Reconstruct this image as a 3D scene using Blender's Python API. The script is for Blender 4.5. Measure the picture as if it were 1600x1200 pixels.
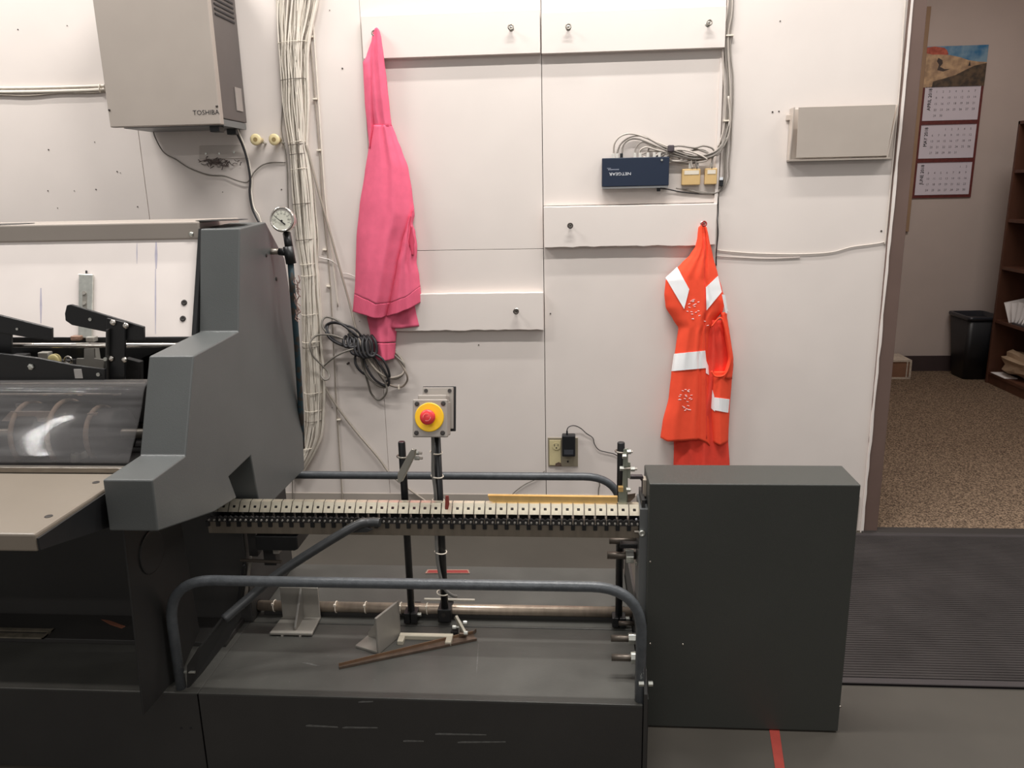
import bpy, bmesh, math, random
from mathutils import Vector, Matrix, Euler
random.seed(7)
S = bpy.context.scene
for o in list(bpy.data.objects): bpy.data.objects.remove(o)

# ------------------------------------------------------------------ camera
F = 1220.0
_down = Vector(((905-800)/F, -(5475-600)/F, -1)).normalized()
_fw = Vector(((890-800)/F, -((600-(F*F+105*90)/4875)-600)/F, -1)).normalized()
_up = -_down
_right = _fw.cross(_up)
RM = Matrix((_right, _fw, _up))            # camera -> world
CAM = Vector((0.0, -3.0, 1.37))
cd = bpy.data.cameras.new('camera'); cam = bpy.data.objects.new('camera', cd)
S.collection.objects.link(cam)
cam.matrix_world = Matrix.Translation(CAM) @ RM.to_4x4()
cd.sensor_width = 36; cd.lens = F/1600*36; cd.clip_start = .05
S.camera = cam

# ------------------------------------------------------------------ world, lights, exposure
W = bpy.data.worlds.new('world'); S.world = W; W.use_nodes = True
bg = W.node_tree.nodes['Background']
bg.inputs[0].default_value = (1.0, .975, .95, 1); bg.inputs[1].default_value = .40
def area(name, loc, sx, sy, power, col=(1, .975, .945), rot=(0, 0, 0), spread=180):
    l = bpy.data.lights.new(name, 'AREA'); l.shape = 'RECTANGLE'; l.size = sx; l.size_y = sy
    l.energy = power; l.color = col; l.spread = math.radians(spread)
    o = bpy.data.objects.new(name, l); o.location = loc; o.rotation_euler = rot
    S.collection.objects.link(o); return o
area('tube_light', (.1, -1.32, 3.5), 1.5, .06, 56)
area('tube_light', (.1, -.58, 3.5), 1.5, .06, 39)
area('tube_light', (-2.4, -1.32, 3.5), 1.2, .06, 42)
area('tube_light', (-2.4, -.58, 3.5), 1.2, .06, 30)
area('tube_light', (2.7, -1.32, 3.5), 1.2, .06, 20)  # added pair with no seen fixture, lifts the lower right wall
area('tube_light', (2.7, -.58, 3.5), 1.2, .06, 16)  # second lamp of the added pair brightening the right wall
area('tube_light', (-.2, -5.6, 3.5), 2.4, .12, 60)
area('office_light', (2.2, 1.2, 2.9), 1.2, .6, 26, (1, .94, .89))
S.view_settings.view_transform = 'Standard'; S.view_settings.look = 'None'
S.view_settings.gamma = 1; S.view_settings.use_curve_mapping = False
S.view_settings.exposure = 0.0

# ------------------------------------------------------------------ measuring: image ray onto a known plane
def at(px, py, **k):
    d = RM @ Vector(((px-800)/F, -(py-600)/F, -1))
    a, v = list(k.items())[0]; i = 'xyz'.index(a)
    return CAM + d*((v-CAM[i])/d[i])
def ats(pts, **k): return [at(p[0], p[1], **k) for p in pts]

# ------------------------------------------------------------------ materials
def lin(c): return tuple(((v/255)/12.92 if v/255 <= .04045 else ((v/255+.055)/1.055)**2.4) for v in c)
MATS = {}
def mat(name, rgb, rough=.6, metal=0, noise=.06, scale=8, bump=0, bscale=60, spec=.5, stretch=None, rgb2=None, thr=None, emit=None, coat=0):
    if name in MATS: return MATS[name]
    m = bpy.data.materials.new(name); m.use_nodes = True; nt = m.node_tree; b = nt.nodes['Principled BSDF']
    c = lin(rgb)
    b.inputs['Roughness'].default_value = rough; b.inputs['Metallic'].default_value = metal
    b.inputs['Specular IOR Level'].default_value = spec
    if coat: b.inputs['Coat Weight'].default_value = coat
    tc = nt.nodes.new('ShaderNodeTexCoord'); mp = nt.nodes.new('ShaderNodeMapping')
    nt.links.new(tc.outputs['Object'], mp.inputs['Vector'])
    if stretch: mp.inputs['Scale'].default_value = stretch
    n = nt.nodes.new('ShaderNodeTexNoise'); n.inputs['Scale'].default_value = scale; n.inputs['Detail'].default_value = 6
    nt.links.new(mp.outputs[0], n.inputs['Vector'])
    r = nt.nodes.new('ShaderNodeValToRGB')
    if rgb2:
        c2 = lin(rgb2)
        t = thr or (.35, .65)
        r.color_ramp.elements[0].position = t[0]; r.color_ramp.elements[1].position = t[1]
        r.color_ramp.elements[0].color = (*c, 1); r.color_ramp.elements[1].color = (*c2, 1)
    else:
        r.color_ramp.elements[0].position = .3; r.color_ramp.elements[1].position = .7
        r.color_ramp.elements[0].color = (*[max(0, v*(1-noise)) for v in c], 1)
        r.color_ramp.elements[1].color = (*[min(1, v*(1+noise)) for v in c], 1)
    nt.links.new(n.outputs[0], r.inputs[0]); nt.links.new(r.outputs[0], b.inputs['Base Color'])
    if bump:
        n2 = nt.nodes.new('ShaderNodeTexNoise'); n2.inputs['Scale'].default_value = bscale; n2.inputs['Detail'].default_value = 4
        nt.links.new(mp.outputs[0], n2.inputs['Vector'])
        bp = nt.nodes.new('ShaderNodeBump'); bp.inputs['Strength'].default_value = bump; bp.inputs['Distance'].default_value = .002
        nt.links.new(n2.outputs[0], bp.inputs['Height']); nt.links.new(bp.outputs[0], b.inputs['Normal'])
    if emit:
        b.inputs['Emission Color'].default_value = (*lin(emit), 1); b.inputs['Emission Strength'].default_value = 1
    MATS[name] = m; return m

wall_m = mat('painted_plywood', (223, 213, 206), .6, noise=.035, scale=3, bump=.08, bscale=25, spec=.25)
board_m = mat('painted_board', (226, 216, 209), .55, noise=.03, scale=4, bump=.08, bscale=30, spec=.25)
gap_m = mat('dark_gap', (70, 62, 58), .9)
paint_m = mat('grey_machine_paint', (81, 83, 82), .42, noise=.06, scale=7, bump=.15, bscale=500)
pmach = mat('dark_machine_paint', (48, 46, 44), .5, noise=.10, scale=5, bump=.12, bscale=400)
deck_m = mat('scuffed_deck_paint', (74, 73, 69), .42, noise=.20, scale=6, bump=.1, bscale=200)
rail_m = mat('rail_paint', (74, 77, 80), .35, noise=.18, scale=60, bump=.3, bscale=250)
black_m = mat('black_steel', (24, 24, 25), .38, noise=.15, scale=20)
blackp_m = mat('black_plastic', (22, 23, 26), .45)
beige_m = mat('beige_enamel', (160, 150, 141), .4, noise=.03)
greyen_m = mat('grey_enamel', (88, 81, 78), .45, noise=.04)
table_m = mat('cream_laminate', (124, 114, 102), .4, noise=.03)
white_m = mat('white_enamel', (226, 216, 210), .35, noise=.03)
steel_m = mat('brushed_steel', (150, 143, 134), .36, metal=.9, noise=.15, scale=25, stretch=(1, 1, 12))
chrome_m = mat('chrome', (215, 208, 200), .15, metal=1, noise=.03)
zinc_m = mat('zinc_plate', (200, 200, 192), .3, metal=.85, noise=.12, scale=70)
nick_m = mat('nickel_chain_plate', (232, 222, 200), .34, metal=.85, noise=.12, scale=60)
cast_m = mat('cast_grey_steel', (150, 145, 137), .42, metal=.25, noise=.15, scale=12)
brass_m = mat('brass', (240, 198, 128), .36, metal=.65, noise=.08, scale=30)
rust_m = mat('tarnished_brass', (104, 88, 76), .5, metal=.5, noise=.3, scale=30)
pink_m = mat('pink_fleece', (234, 108, 136), .95, noise=.05, scale=30, bump=.25, bscale=500, spec=.1)
pinkd_m = mat('pink_rib_knit', (228, 102, 130), .95, noise=.06, scale=300, bump=.4, bscale=300, spec=.1, stretch=(3, 3, .1))
orange_m = mat('orange_mesh_fabric', (255, 88, 60), .85, noise=.04, scale=40, bump=.2, bscale=600, spec=.15)
oranged_m = mat('orange_shaded', (238, 70, 52), .9, noise=.1, scale=20)  # darker copy of the vest orange, shade painted into the colour
refl_m = mat('retroreflective_tape', (252, 252, 252), .3, noise=.01)
cable_m = mat('cream_cable', (222, 213, 200), .5, noise=.06, scale=30)
cable2_m = mat('grey_cable', (158, 148, 136), .5, noise=.08, scale=30)
cable3_m = mat('dark_cable', (42, 40, 42), .5)
greyc_m = mat('dull_grey_cable', (120, 114, 106), .5)
tie_m = mat('cable_tie', (228, 218, 202), .4)
tied_m = mat('dark_tie', (92, 82, 72), .5)
navy_m = mat('navy_enamel', (26, 38, 58), .4, noise=.04)
tan_m = mat('yellowed_plastic', (205, 172, 118), .5, noise=.08, scale=15)
ivory_m = mat('ivory_plastic', (205, 192, 150), .45, noise=.08, scale=20)
cream_m = mat('cream_plastic', (226, 208, 160), .4)
clear_m = mat('frosted_holder_plastic', (196, 184, 173), .3, noise=.04)
frame_m = mat('brown_frame_paint', (104, 84, 76), .5, noise=.06)
frame2_m = mat('tan_board', (150, 122, 96), .7, noise=.05)
office_m = mat('office_wall_paint', (186, 172, 164), .8, noise=.03, scale=4, bump=.05)
basebrd_m = mat('dark_vinyl_base', (62, 50, 50), .5)
concrete_m = mat('painted_concrete', (66, 61, 54), .65, noise=.12, scale=3.5, bump=.1, bscale=20)
dirt_m = mat('scuffed_baseboard', (168, 158, 148), .6, noise=.06)
carpet_m = mat('speckled_carpet', (72, 60, 51), 1, scale=150, rgb2=(142, 121, 101), thr=(.40, .62), bump=.6, bscale=200, spec=.05)
matm = mat('ribbed_floor_mat', (55, 51, 50), .9, noise=.2, scale=5, bump=.3, bscale=200, spec=.15)
wood_m = mat('dark_brown_wood', (84, 52, 37), .5, noise=.25, scale=12, stretch=(1, 1, .1))
paper_m = mat('white_paper', (232, 228, 226), .7, noise=.02)
kraft_m = mat('kraft_paper', (172, 148, 122), .8, noise=.08)
yellow_m = mat('yellow_plastic', (250, 200, 20), .4, noise=.02)
red_m = mat('red_plastic', (226, 58, 62), .35, noise=.02)
redt_m = mat('red_tape', (148, 54, 44), .6, noise=.12, scale=30)
greyp_m = mat('grey_box_plastic', (160, 152, 144), .45, noise=.02)
teal_m = mat('chipped_teal_paint', (40, 62, 70), .6, scale=45, rgb2=(62, 54, 48), thr=(.5, .56), bump=.4, bscale=80)
ink_m = mat('black_ink', (35, 32, 34), .6)
gink_m = mat('grey_ink', (84, 78, 86), .6)
winkm = mat('white_ink', (220, 222, 226), .6)
maroon_m = mat('maroon_card', (96, 38, 34), .6, noise=.2, scale=60)
dial_m = mat('gauge_dial', (222, 220, 205), .4, noise=.01)
inner_m = mat('grimy_dark_metal', (46, 44, 43), .55, metal=.3, noise=.3, scale=30)
oil_m = mat('brown_beam', (126, 116, 103), .45, metal=.4, noise=.15, scale=10, stretch=(6, 1, 1))
lint_m = mat('dark_lint', (96, 84, 80), .95, noise=.3, scale=60)
scr_m = mat('pale_scratch', (92, 91, 88), .5, noise=.3, scale=80)

# ------------------------------------------------------------------ mesh builder
C = S.collection
WO = {}
XF = None
def world_of(o): return WO.get(o.name, Vector((0, 0, 0)))
class MB:
    def __init__(s): s.v = []; s.f = []
    def add(s, vs, fs):
        k = len(s.v); s.v += [Vector(p) for p in vs]; s.f += [[i+k for i in f] for f in fs]; return s
    def box(s, x0, x1, y0, y1, z0, z1):
        return s.add([(x, y, z) for x in (x0, x1) for y in (y0, y1) for z in (z0, z1)],
                     [(0, 1, 3, 2), (4, 6, 7, 5), (0, 4, 5, 1), (2, 3, 7, 6), (0, 2, 6, 4), (1, 5, 7, 3)])
    def obox(s, c, ax, ay, az):      # centre and three half-axis vectors
        c, ax, ay, az = map(Vector, (c, ax, ay, az))
        return s.add([c+i*ax+j*ay+k*az for i in (-1, 1) for j in (-1, 1) for k in (-1, 1)],
                     [(0, 1, 3, 2), (4, 6, 7, 5), (0, 4, 5, 1), (2, 3, 7, 6), (0, 2, 6, 4), (1, 5, 7, 3)])
    def bar(s, p0, p1, w, t, up=(0, 1, 0)):   # flat bar from p0 to p1, width w across, thickness t along up
        p0, p1 = Vector(p0), Vector(p1); d = p1-p0; u = Vector(up); u = (u-u.project(d)).normalized(); a = d.cross(u).normalized()
        return s.obox((p0+p1)/2, d/2, a*w/2, u*t/2)
    def ext(s, pts, vec):            # polygon extruded along vec
        n = len(pts); vec = Vector(vec); P = [Vector(p) for p in pts]
        return s.add(P+[p+vec for p in P], [list(range(n))[::-1], list(range(n, 2*n))]+[(i, (i+1) % n, n+(i+1) % n, n+i) for i in range(n)])
    def cyl(s, p0, p1, r, n=16, r2=None):
        p0, p1 = Vector(p0), Vector(p1); d = (p1-p0).normalized(); r2 = r if r2 is None else r2
        u = d.orthogonal().normalized(); w = d.cross(u)
        ring = lambda c, q: [c+(u*math.cos(2*math.pi*i/n)+w*math.sin(2*math.pi*i/n))*q for i in range(n)]
        return s.add(ring(p0, r)+ring(p1, r2), [list(range(n))[::-1], list(range(n, 2*n))]+[(i, (i+1) % n, n+(i+1) % n, n+i) for i in range(n)])
    def tube(s, pts, r, n=8):
        P = [Vector(p) for p in pts]; m = len(P); vs = []; u = None
        for i in range(m):
            d = (P[min(i+1, m-1)]-P[max(i-1, 0)]).normalized()
            u = d.orthogonal().normalized() if u is None else (u-u.project(d)).normalized()
            w = d.cross(u); q = r[i] if isinstance(r, (list, tuple)) else r
            vs += [P[i]+(u*math.cos(2*math.pi*k/n)+w*math.sin(2*math.pi*k/n))*q for k in range(n)]
        fs = [(i*n+k, i*n+(k+1) % n, (i+1)*n+(k+1) % n, (i+1)*n+k) for i in range(m-1) for k in range(n)]
        return s.add(vs, fs+[list(range(n))[::-1], list(range((m-1)*n, m*n))])
    def lathe(s, p0, d, prof, n=24):   # prof: (along, radius)
        p0 = Vector(p0); d = Vector(d).normalized(); u = d.orthogonal().normalized(); w = d.cross(u); vs = []
        for a, r in prof: vs += [p0+d*a+(u*math.cos(2*math.pi*k/n)+w*math.sin(2*math.pi*k/n))*r for k in range(n)]
        m = len(prof)
        return s.add(vs, [(i*n+k, i*n+(k+1) % n, (i+1)*n+(k+1) % n, (i+1)*n+k) for i in range(m-1) for k in range(n)]+[list(range(n))[::-1], list(range((m-1)*n, m*n))])
    def torus(s, c, d, R, r, n=20, k=8, a0=0, a1=360):
        c = Vector(c); d = Vector(d).normalized(); u = d.orthogonal().normalized(); w = d.cross(u)
        pts = [c+(u*math.cos(math.radians(a0+(a1-a0)*i/n))+w*math.sin(math.radians(a0+(a1-a0)*i/n)))*R for i in range(n+1)]
        return s.tube(pts, r, k)
    def disc(s, c, d, r, n=20):
        c = Vector(c); d = Vector(d).normalized(); return s.cyl(c, c+d*.0006, r, n)
    def build(s, name, m, parent=None, bevel=0, smooth=False, seg=2):
        if XF is not None: s.v = [XF @ Vector(p) for p in s.v]
        P = s.v; lo = Vector([min(p[i] for p in P) for i in range(3)]); hi = Vector([max(p[i] for p in P) for i in range(3)])
        c = (lo+hi)/2
        if parent is None: c.z = lo.z
        me = bpy.data.meshes.new(name); me.from_pydata([p-c for p in P], [], s.f)
        bm = bmesh.new(); bm.from_mesh(me); bmesh.ops.recalc_face_normals(bm, faces=bm.faces); bm.to_mesh(me); bm.free()
        me.materials.append(m)
        if smooth:
            for p in me.polygons: p.use_smooth = len(p.vertices) < 5
        o = bpy.data.objects.new(name, me); C.objects.link(o)
        WO[o.name] = c
        if parent: o.parent = parent; o.location = c-world_of(parent)
        else: o.location = c
        if bevel:
            b = o.modifiers.new('bevel', 'BEVEL'); b.width = bevel; b.segments = seg; b.limit_method = 'ANGLE'
        return o
def tag(o, label, cat, group=None, kind=None):
    if label: o['label'] = label
    if cat: o['category'] = cat
    if group: o['group'] = group
    if kind: o['kind'] = kind
    return o
def lab(o, label): o['label'] = label; return o
def thing(name, loc, label, cat, group=None):
    o = bpy.data.objects.new(name, None); C.objects.link(o); o.location = loc; o.empty_display_size = .05
    WO[o.name] = Vector(loc); return tag(o, label, cat, group)
def copy_tree(o, parent=None, loc=None):
    c = o.copy(); C.objects.link(c); c.parent = parent
    if loc is not None: c.location = loc
    WO[c.name] = Vector(c.location)+(world_of(parent) if parent else Vector((0, 0, 0)))
    for ch in list(o.children): copy_tree(ch, c)
    return c
def catmull(P, k=6):
    P = [Vector(p) for p in P]; out = []
    for i in range(len(P)-1):
        a, b, c, d = P[max(i-1, 0)], P[i], P[i+1], P[min(i+2, len(P)-1)]
        for j in range(k):
            t = j/k; out.append(.5*((2*b)+(c-a)*t+(2*a-5*b+4*c-d)*t*t+(3*b-a-3*c+d)*t**3))
    return out+[P[-1]]
def rounded(P, R, k=8):
    P = [Vector(p) for p in P]; out = [P[0]]
    for i in range(1, len(P)-1):
        a = (P[i-1]-P[i]).normalized(); b = (P[i+1]-P[i]).normalized(); r = R
        for j in range(k+1):
            t = j/k; out.append((P[i]+a*r)*(1-t)**2+P[i]*2*t*(1-t)+(P[i]+b*r)*t*t)
    return out+[P[-1]]
def pxtube(pts, y, r, n=6, k=5, mb=None):
    """cable lying at distance y (a number or one per point) in front of the wall"""
    P = [at(p[0], p[1], y=(p[2] if len(p) > 2 else y)) for p in pts]
    return (mb or MB()).tube(catmull(P, k), r, n)
_txt = {}
def glyphs(t):
    if t in _txt: return _txt[t]
    cu = bpy.data.curves.new('t', 'FONT'); cu.body = t; cu.size = 1; cu.align_x = 'CENTER'; cu.align_y = 'CENTER'; cu.resolution_u = 2
    o = bpy.data.objects.new('t', cu); C.objects.link(o); bpy.context.view_layer.update()
    me = o.to_mesh(); _txt[t] = ([v.co.copy() for v in me.vertices], [list(p.vertices) for p in me.polygons])
    o.to_mesh_clear(); bpy.data.objects.remove(o); return _txt[t]
def text(mb, t, c, size, right=(1, 0, 0), up=(0, 0, 1), sx=1):
    V, Fc = glyphs(t); c, r, u = Vector(c), Vector(right), Vector(up)
    mb.add([c+r*v.x*size*sx+u*v.y*size for v in V], Fc); return mb

# ================================================================== SETTING
wb = MB().box(-4.5, 1.165, .0, .10, -.02, 4.0).build('wall_back', gap_m); tag(wb, 'off-white plywood-clad workshop wall', None, kind='structure')
def panel(x0, x1, z0, z1, t=.012, m=wall_m):
    g = .0018
    return MB().box(x0+g, x1-g, -.001, t-.001, z0+g, z1-g)
# sheets of plywood standing a little proud, front faces in the plane y = 0
tilt = [(-4.5, -1.632, 0, 4.0, .0016), (-1.632, -.75, .0, 4.0, .0004), (-.75, -.0995, 0, 1.146, .001), (-.75, -.0995, 1.146, 2.9, .001),
        (-.0995, .547, 0, 1.304, .0015), (-.0995, .547, 1.304, 2.9, .0015), (.547, 1.165, 0, 2.9, .0008), (-.75, 1.165, 2.9, 4.0, .001)]
wb.location.y += .0115
WO[wb.name] = Vector(wb.location)
for a, b, c, d, g_ in tilt:
    MB().box(a+g_, b-g_, 0, .014, c+.001, d-.001).build('wall_panel', wall_m, wb, bevel=.0006, seg=1)
# scuffed strip along the foot of the wall
sk = MB().box(-4.4, 1.15, -.004, 0, 0, .150).build('baseboard_back', dirt_m, bevel=.002); sk['kind'] = 'structure'
# nail holes and spackle marks
mk = MB()
for (px, py) in [(28, 46), (105, 40), (76, 234), (148, 222), (183, 268), (75, 298), (116, 298), (150, 296), (188, 270), (215, 323), (90, 325), (348, 300), (440, 296), (535, 107), (515, 16),
                 (623, 73), (730, 26), (1011, 66), (1217, 174), (1219, 33), (1377, 361), (870, 348), (932, 371), (575, 572), (519, 637), (544, 660), (1300, 212), (1207, 175), (562, 502), (748, 539), (860, 490)]:
    p = at(px, py, y=-.0005); mk.cyl(p, p+Vector((0, -.0012, 0)), random.uniform(.0015, .0035), 8)
lab(mk.build('nail_marks', gap_m, wb), 'small dark nail holes and pin marks')

# nailed battens that carry the coat hooks (three boards up, two lower)
def batten(x0, x1, z0, z1, n):
    o = MB(); t = .026
    N = 24; rnd = random.Random(n)
    top = [(x0+(x1-x0)*i/N, z1+rnd.uniform(-.0008, .0008)) for i in range(N+1)]
    bot = [(x1-(x1-x0)*i/N, z0+rnd.uniform(-.0022, .0022)*(0 if n < 2 else 1)) for i in range(N+1)]
    o.ext([(x, 0, z) for x, z in top+bot], (0, -t, 0))
    o = o.build('trim_%d' % (n+1), board_m, bevel=.0015, seg=1); o['kind'] = 'structure'; return o
def zz(px, py): return at(px, py, y=-.024).z
def xx(px, py): return at(px, py, y=-.024).x
batten(xx(566, 60), xx(844, 60), zz(700, 88), zz(700, 20), 0)
batten(xx(846, 60), xx(1133, 60), zz(1000, 79), zz(1000, 14), 1)
batten(xx(850, 350), xx(1119, 350), zz(980, 385), zz(980, 321), 2)
batten(xx(606, 490), xx(849, 490), zz(760, 516), zz(760, 458), 3)
lab(MB().box(xx(1122, 200), xx(1127, 200), -.01, 0, 1.30, 1.80).build('trim_5', board_m), 'narrow white strip')['kind'] = 'structure'

# floor
fl = MB().box(-4.5, 4.5, -5.5, 0.0, -.08, 0).build('floor', concrete_m); tag(fl, 'worn grey painted concrete workshop floor', None, kind='structure')
redl = MB()
a = ats([(1196, 1100), (1212, 1100), (1226, 1200), (1211, 1200)], z=.0008)
d = (a[3]-a[0]); a[3] = a[0]+d*2.2; d = (a[2]-a[1]); a[2] = a[1]+d*2.2
redl.ext([a[0], a[1], a[2], a[3]], (0, 0, .0008))
lab(redl.build('floor_tape', redt_m, fl), 'worn red marking tape')
of = MB().box(1.0, 4.6, 0.0, 3.1, -.08, .004).build('floor_office', carpet_m); tag(of, 'speckled brown office carpet', None, kind='structure')
th = MB().box(1.165, 2.4, -.03, .03, 0, .008).build('trim_6', mat('dark_threshold', (58, 54, 52), .5, metal=.4), bevel=.003)
th['kind'] = 'structure'
# office shell seen through the doorway
wo = MB().box(.9, 4.4, 2.81, 2.9, 0, 3.0).build('wall_office', office_m); wo['kind'] = 'structure'
w2 = MB().box(3.30, 3.38, .1, 2.81, 0, 3.0).build('wall_office_right', office_m); w2['kind'] = 'structure'
w3 = MB().box(.98, 1.06, .16, 2.81, 0, 3.0).build('wall_office_left', office_m); w3['kind'] = 'structure'
oc = MB().box(.9, 3.4, .14, 2.9, 3.0, 3.08).build('ceiling_office', office_m); oc['kind'] = 'structure'
bb = MB().box(1.06, 3.30, 2.80, 2.81, 0, .118).build('baseboard_office', basebrd_m, bevel=.002); bb['kind'] = 'structure'
wr = MB().box(2.45, 4.5, 0, .1, 0, 4.0).build('wall_right', wall_m); wr['kind'] = 'structure'
wh = MB().box(1.165, 2.45, 0, .1, 2.25, 4.0).build('wall_over_door', wall_m); wh['kind'] = 'structure'
# door frame: brown steel post
dn = MB()
dn.ext([(1.165, -.006, 0), (1.228, -.006, 0), (1.228, .05, 0), (1.165, .05, 0)], (-.0095, 0, 2.25))
dn.box(1.165, 2.45, -.006, .14, 2.2, 2.262); dn.box(2.39, 2.45, -.006, .14, 0, 2.2)
do = dn.build('door_1', frame_m, bevel=.002); tag(do, 'brown steel door frame', None, kind='structure')
ed = MB()
N = 40; rr = random.Random(3)
L = [(1.163+rr.uniform(-.001, .001), z*2.2/N) for z in range(N+1)]; R_ = [(1.171+rr.uniform(-.0015, .0025), 2.2-z*2.2/N) for z in range(N+1)]
ed.ext([(x, -.010, z) for x, z in L+R_], (0, .008, 0)); lab(ed.build('trim_7', board_m), 'ragged white edge of the wall sheet')['kind'] = 'structure'

# ================================================================== RIBBED MAT
a0 = at(1325, 1066, z=.01); a1 = at(1600, 1072, z=.01)
mx0, mx1, my0, my1 = .62, 2.5, a0.y, -.035
mt = thing('floor_mat', (mx0, my0, 0), 'dark charcoal ribbed floor mat before the office doorway', 'mat')
MB().box(mx0, mx1, my0, my1, .0, .006).build('backing', mat('mat_backing', (44, 40, 40), .9), mt)
g = MB(); y = my0+.03
while y < my1-.02:
    g.box(mx0+.02, mx1-.02, y, y+.0100, .006, .0085); y += .0125
o = g.build('ribs', matm, mt); o['kind'] = 'stuff'
for (u0, u1, v0, v1) in [(mx0, mx1, my0, my0+.025), (mx0, mx1, my1-.02, my1), (mx0, mx0+.02, my0, my1)]:
    MB().box(u0, u1, v0, v1, .0, .010).build('border', mat('mat_border', (52, 46, 46), .8), mt, bevel=.003)

# ================================================================== HOOKS
def hook(name, p, label, cat='hook', eye=True, m=steel_m):
    t = thing(name, p, label, cat)
    MB().lathe(p, (0, -1, 0), [(0, .010), (.002, .010), (.0035, .006)], 16).build('base_flange', zinc_m, t, smooth=True)
    MB().cyl(p, p+Vector((0, -.028, 0)), .0032, 10).build('shank', m, t, smooth=True)
    MB().torus(p+Vector((0, -.030, 0)), (.15, -1, .2) if eye else (1, 0, .2), .0085, .0028).build('eye', m, t, smooth=True)
    return t
hl = [((799, 45), 'steel eye hook left of the seam on the top board', True), ((888, 44), 'steel eye hook just right of the seam on the top board', True),
      ((1106, 38), 'steel eye hook at the right end of the top board', True), ((891, 352), 'dark ring hook left on the board under the blue box', True),
      ((807, 485), 'dark ring hook on the lowest board beside the pink hoodie', True)]
for (p, l, e) in hl: hook('eye_hook', at(*p, y=-.024), l, eye=e, m=(steel_m if p[1] < 100 else mat('dark_ring', (70, 62, 58), .4, metal=.6)))
hook('eye_hook', at(588, 54, y=-.024), 'steel hook under the hood of the pink hoodie')
hook('eye_hook', at(1098, 349, y=-.024), 'red rimmed ring hook holding the orange vest', m=mat('red_ring', (150, 44, 40), .4))

# ================================================================== HANGING CLOTHES
def interp(tab, t):
    if t <= tab[0][0]: return tab[0][1]
    for (a, va), (b, vb) in zip(tab, tab[1:]):
        if t <= b:
            u = (t-a)/(b-a); u = u*u*(3-2*u)*.35+u*.65; return va+(vb-va)*u
    return tab[-1][1]
class Cloth:
    def __init__(s, L, R, depth, folds, y0=-.03, ripple=.006):
        s.L, s.R, s.D, s.folds, s.y0, s.rip = L, R, depth, folds, y0, ripple
    def x(s, u, py): l = interp(s.L, py); r = interp(s.R, py); return l+(r-l)*u
    def dep(s, u, py):
        D = interp(s.D, py); d = D*(max(0, 1-abs(2*u-1)**2.6))**.5
        for (u0, slope, w, amp, pc) in s.folds:      # folds run down the cloth
            c = u0+slope*(py-pc)/100; d += amp*math.exp(-((u-c)/w)**2)*min(1, 4*u*(1-u)+.1)
        return d
    def surf(s, px, py, off=0):
        l = interp(s.L, py); r = interp(s.R, py); u = min(1, max(0, (px-l)/(r-l)))
        return at(px, py, y=s.y0-s.dep(u, py)-off)
    def mesh(s, top, bot, nu=36, nv=70, name='cloth', m=None, parent=None):
        V = []; Fa = []
        tf = top if callable(top) else (lambda u: top); bf = bot if callable(bot) else (lambda u: interp(bot, u)) if isinstance(bot, list) else (lambda u: bot)
        for j in range(nv+1):
            for i in range(nu+1):
                u = i/nu; py = tf(u)+(bf(u)-tf(u))*j/nv
                V.append(at(s.x(u, py), py, y=s.y0-s.dep(u, py)))
        k = len(V)
        for j in range(nv+1):
            for i in range(nu+1):
                u = i/nu; py = tf(u)+(bf(u)-tf(u))*j/nv
                V.append(at(s.x(u, py), py, y=s.y0-max(0, s.dep(u, py)-.006)*(.0 if 0 < i < nu else 1)*1.0+0.0) if 0 < i < nu else V[j*(nu+1)+i].copy())
        W_ = nu+1
        for j in range(nv):
            for i in range(nu):
                a = j*W_+i; Fa.append((a, a+1, a+W_+1, a+W_)); Fa.append((k+a, k+a+W_, k+a+W_+1, k+a+1))
        for i in range(nu):
            Fa.append((i, k+i, k+i+1, i+1)); a = nv*W_+i; Fa.append((a, a+1, k+a+1, k+a))
        mb = MB(); mb.v = V; mb.f = Fa
        me_o = mb.build(name, m, parent, smooth=True)
        return me_o
def strip(cl, quad, name, m, parent, off=.004, nu=22, nv=16, curve=None):
    (a, b, c, d) = quad; V = []
    for j in range(nv+1):
        for i in range(nu+1):
            u, v = i/nu, j/nv
            x = (a[0]*(1-u)+b[0]*u)*(1-v)+(d[0]*(1-u)+c[0]*u)*v; y = (a[1]*(1-u)+b[1]*u)*(1-v)+(d[1]*(1-u)+c[1]*u)*v
            V.append(cl.surf(x, y, off))
    k = len(V); V2 = []
    for j in range(nv+1):
        for i in range(nu+1): V2.append(V[j*(nu+1)+i]+Vector((0, .0018, 0)))
    W_ = nu+1; Fa = []
    for j in range(nv):
        for i in range(nu): q = j*W_+i; Fa += [(q, q+1, q+W_+1, q+W_), (k+q, k+q+W_, k+q+W_+1, k+q+1)]
    for i in range(nu): Fa += [(i, k+i, k+i+1, i+1)]; q = nv*W_+i; Fa += [(q, q+1, k+q+1, k+q)]
    for j in range(nv): q = j*W_; Fa += [(q, q+W_, k+q+W_, k+q)]; q = j*W_+nu; Fa += [(q, k+q, k+q+W_, q+W_)]
    mb = MB(); mb.v = V+V2; mb.f = Fa
    return mb.build(name, m, parent, smooth=False)

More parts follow.
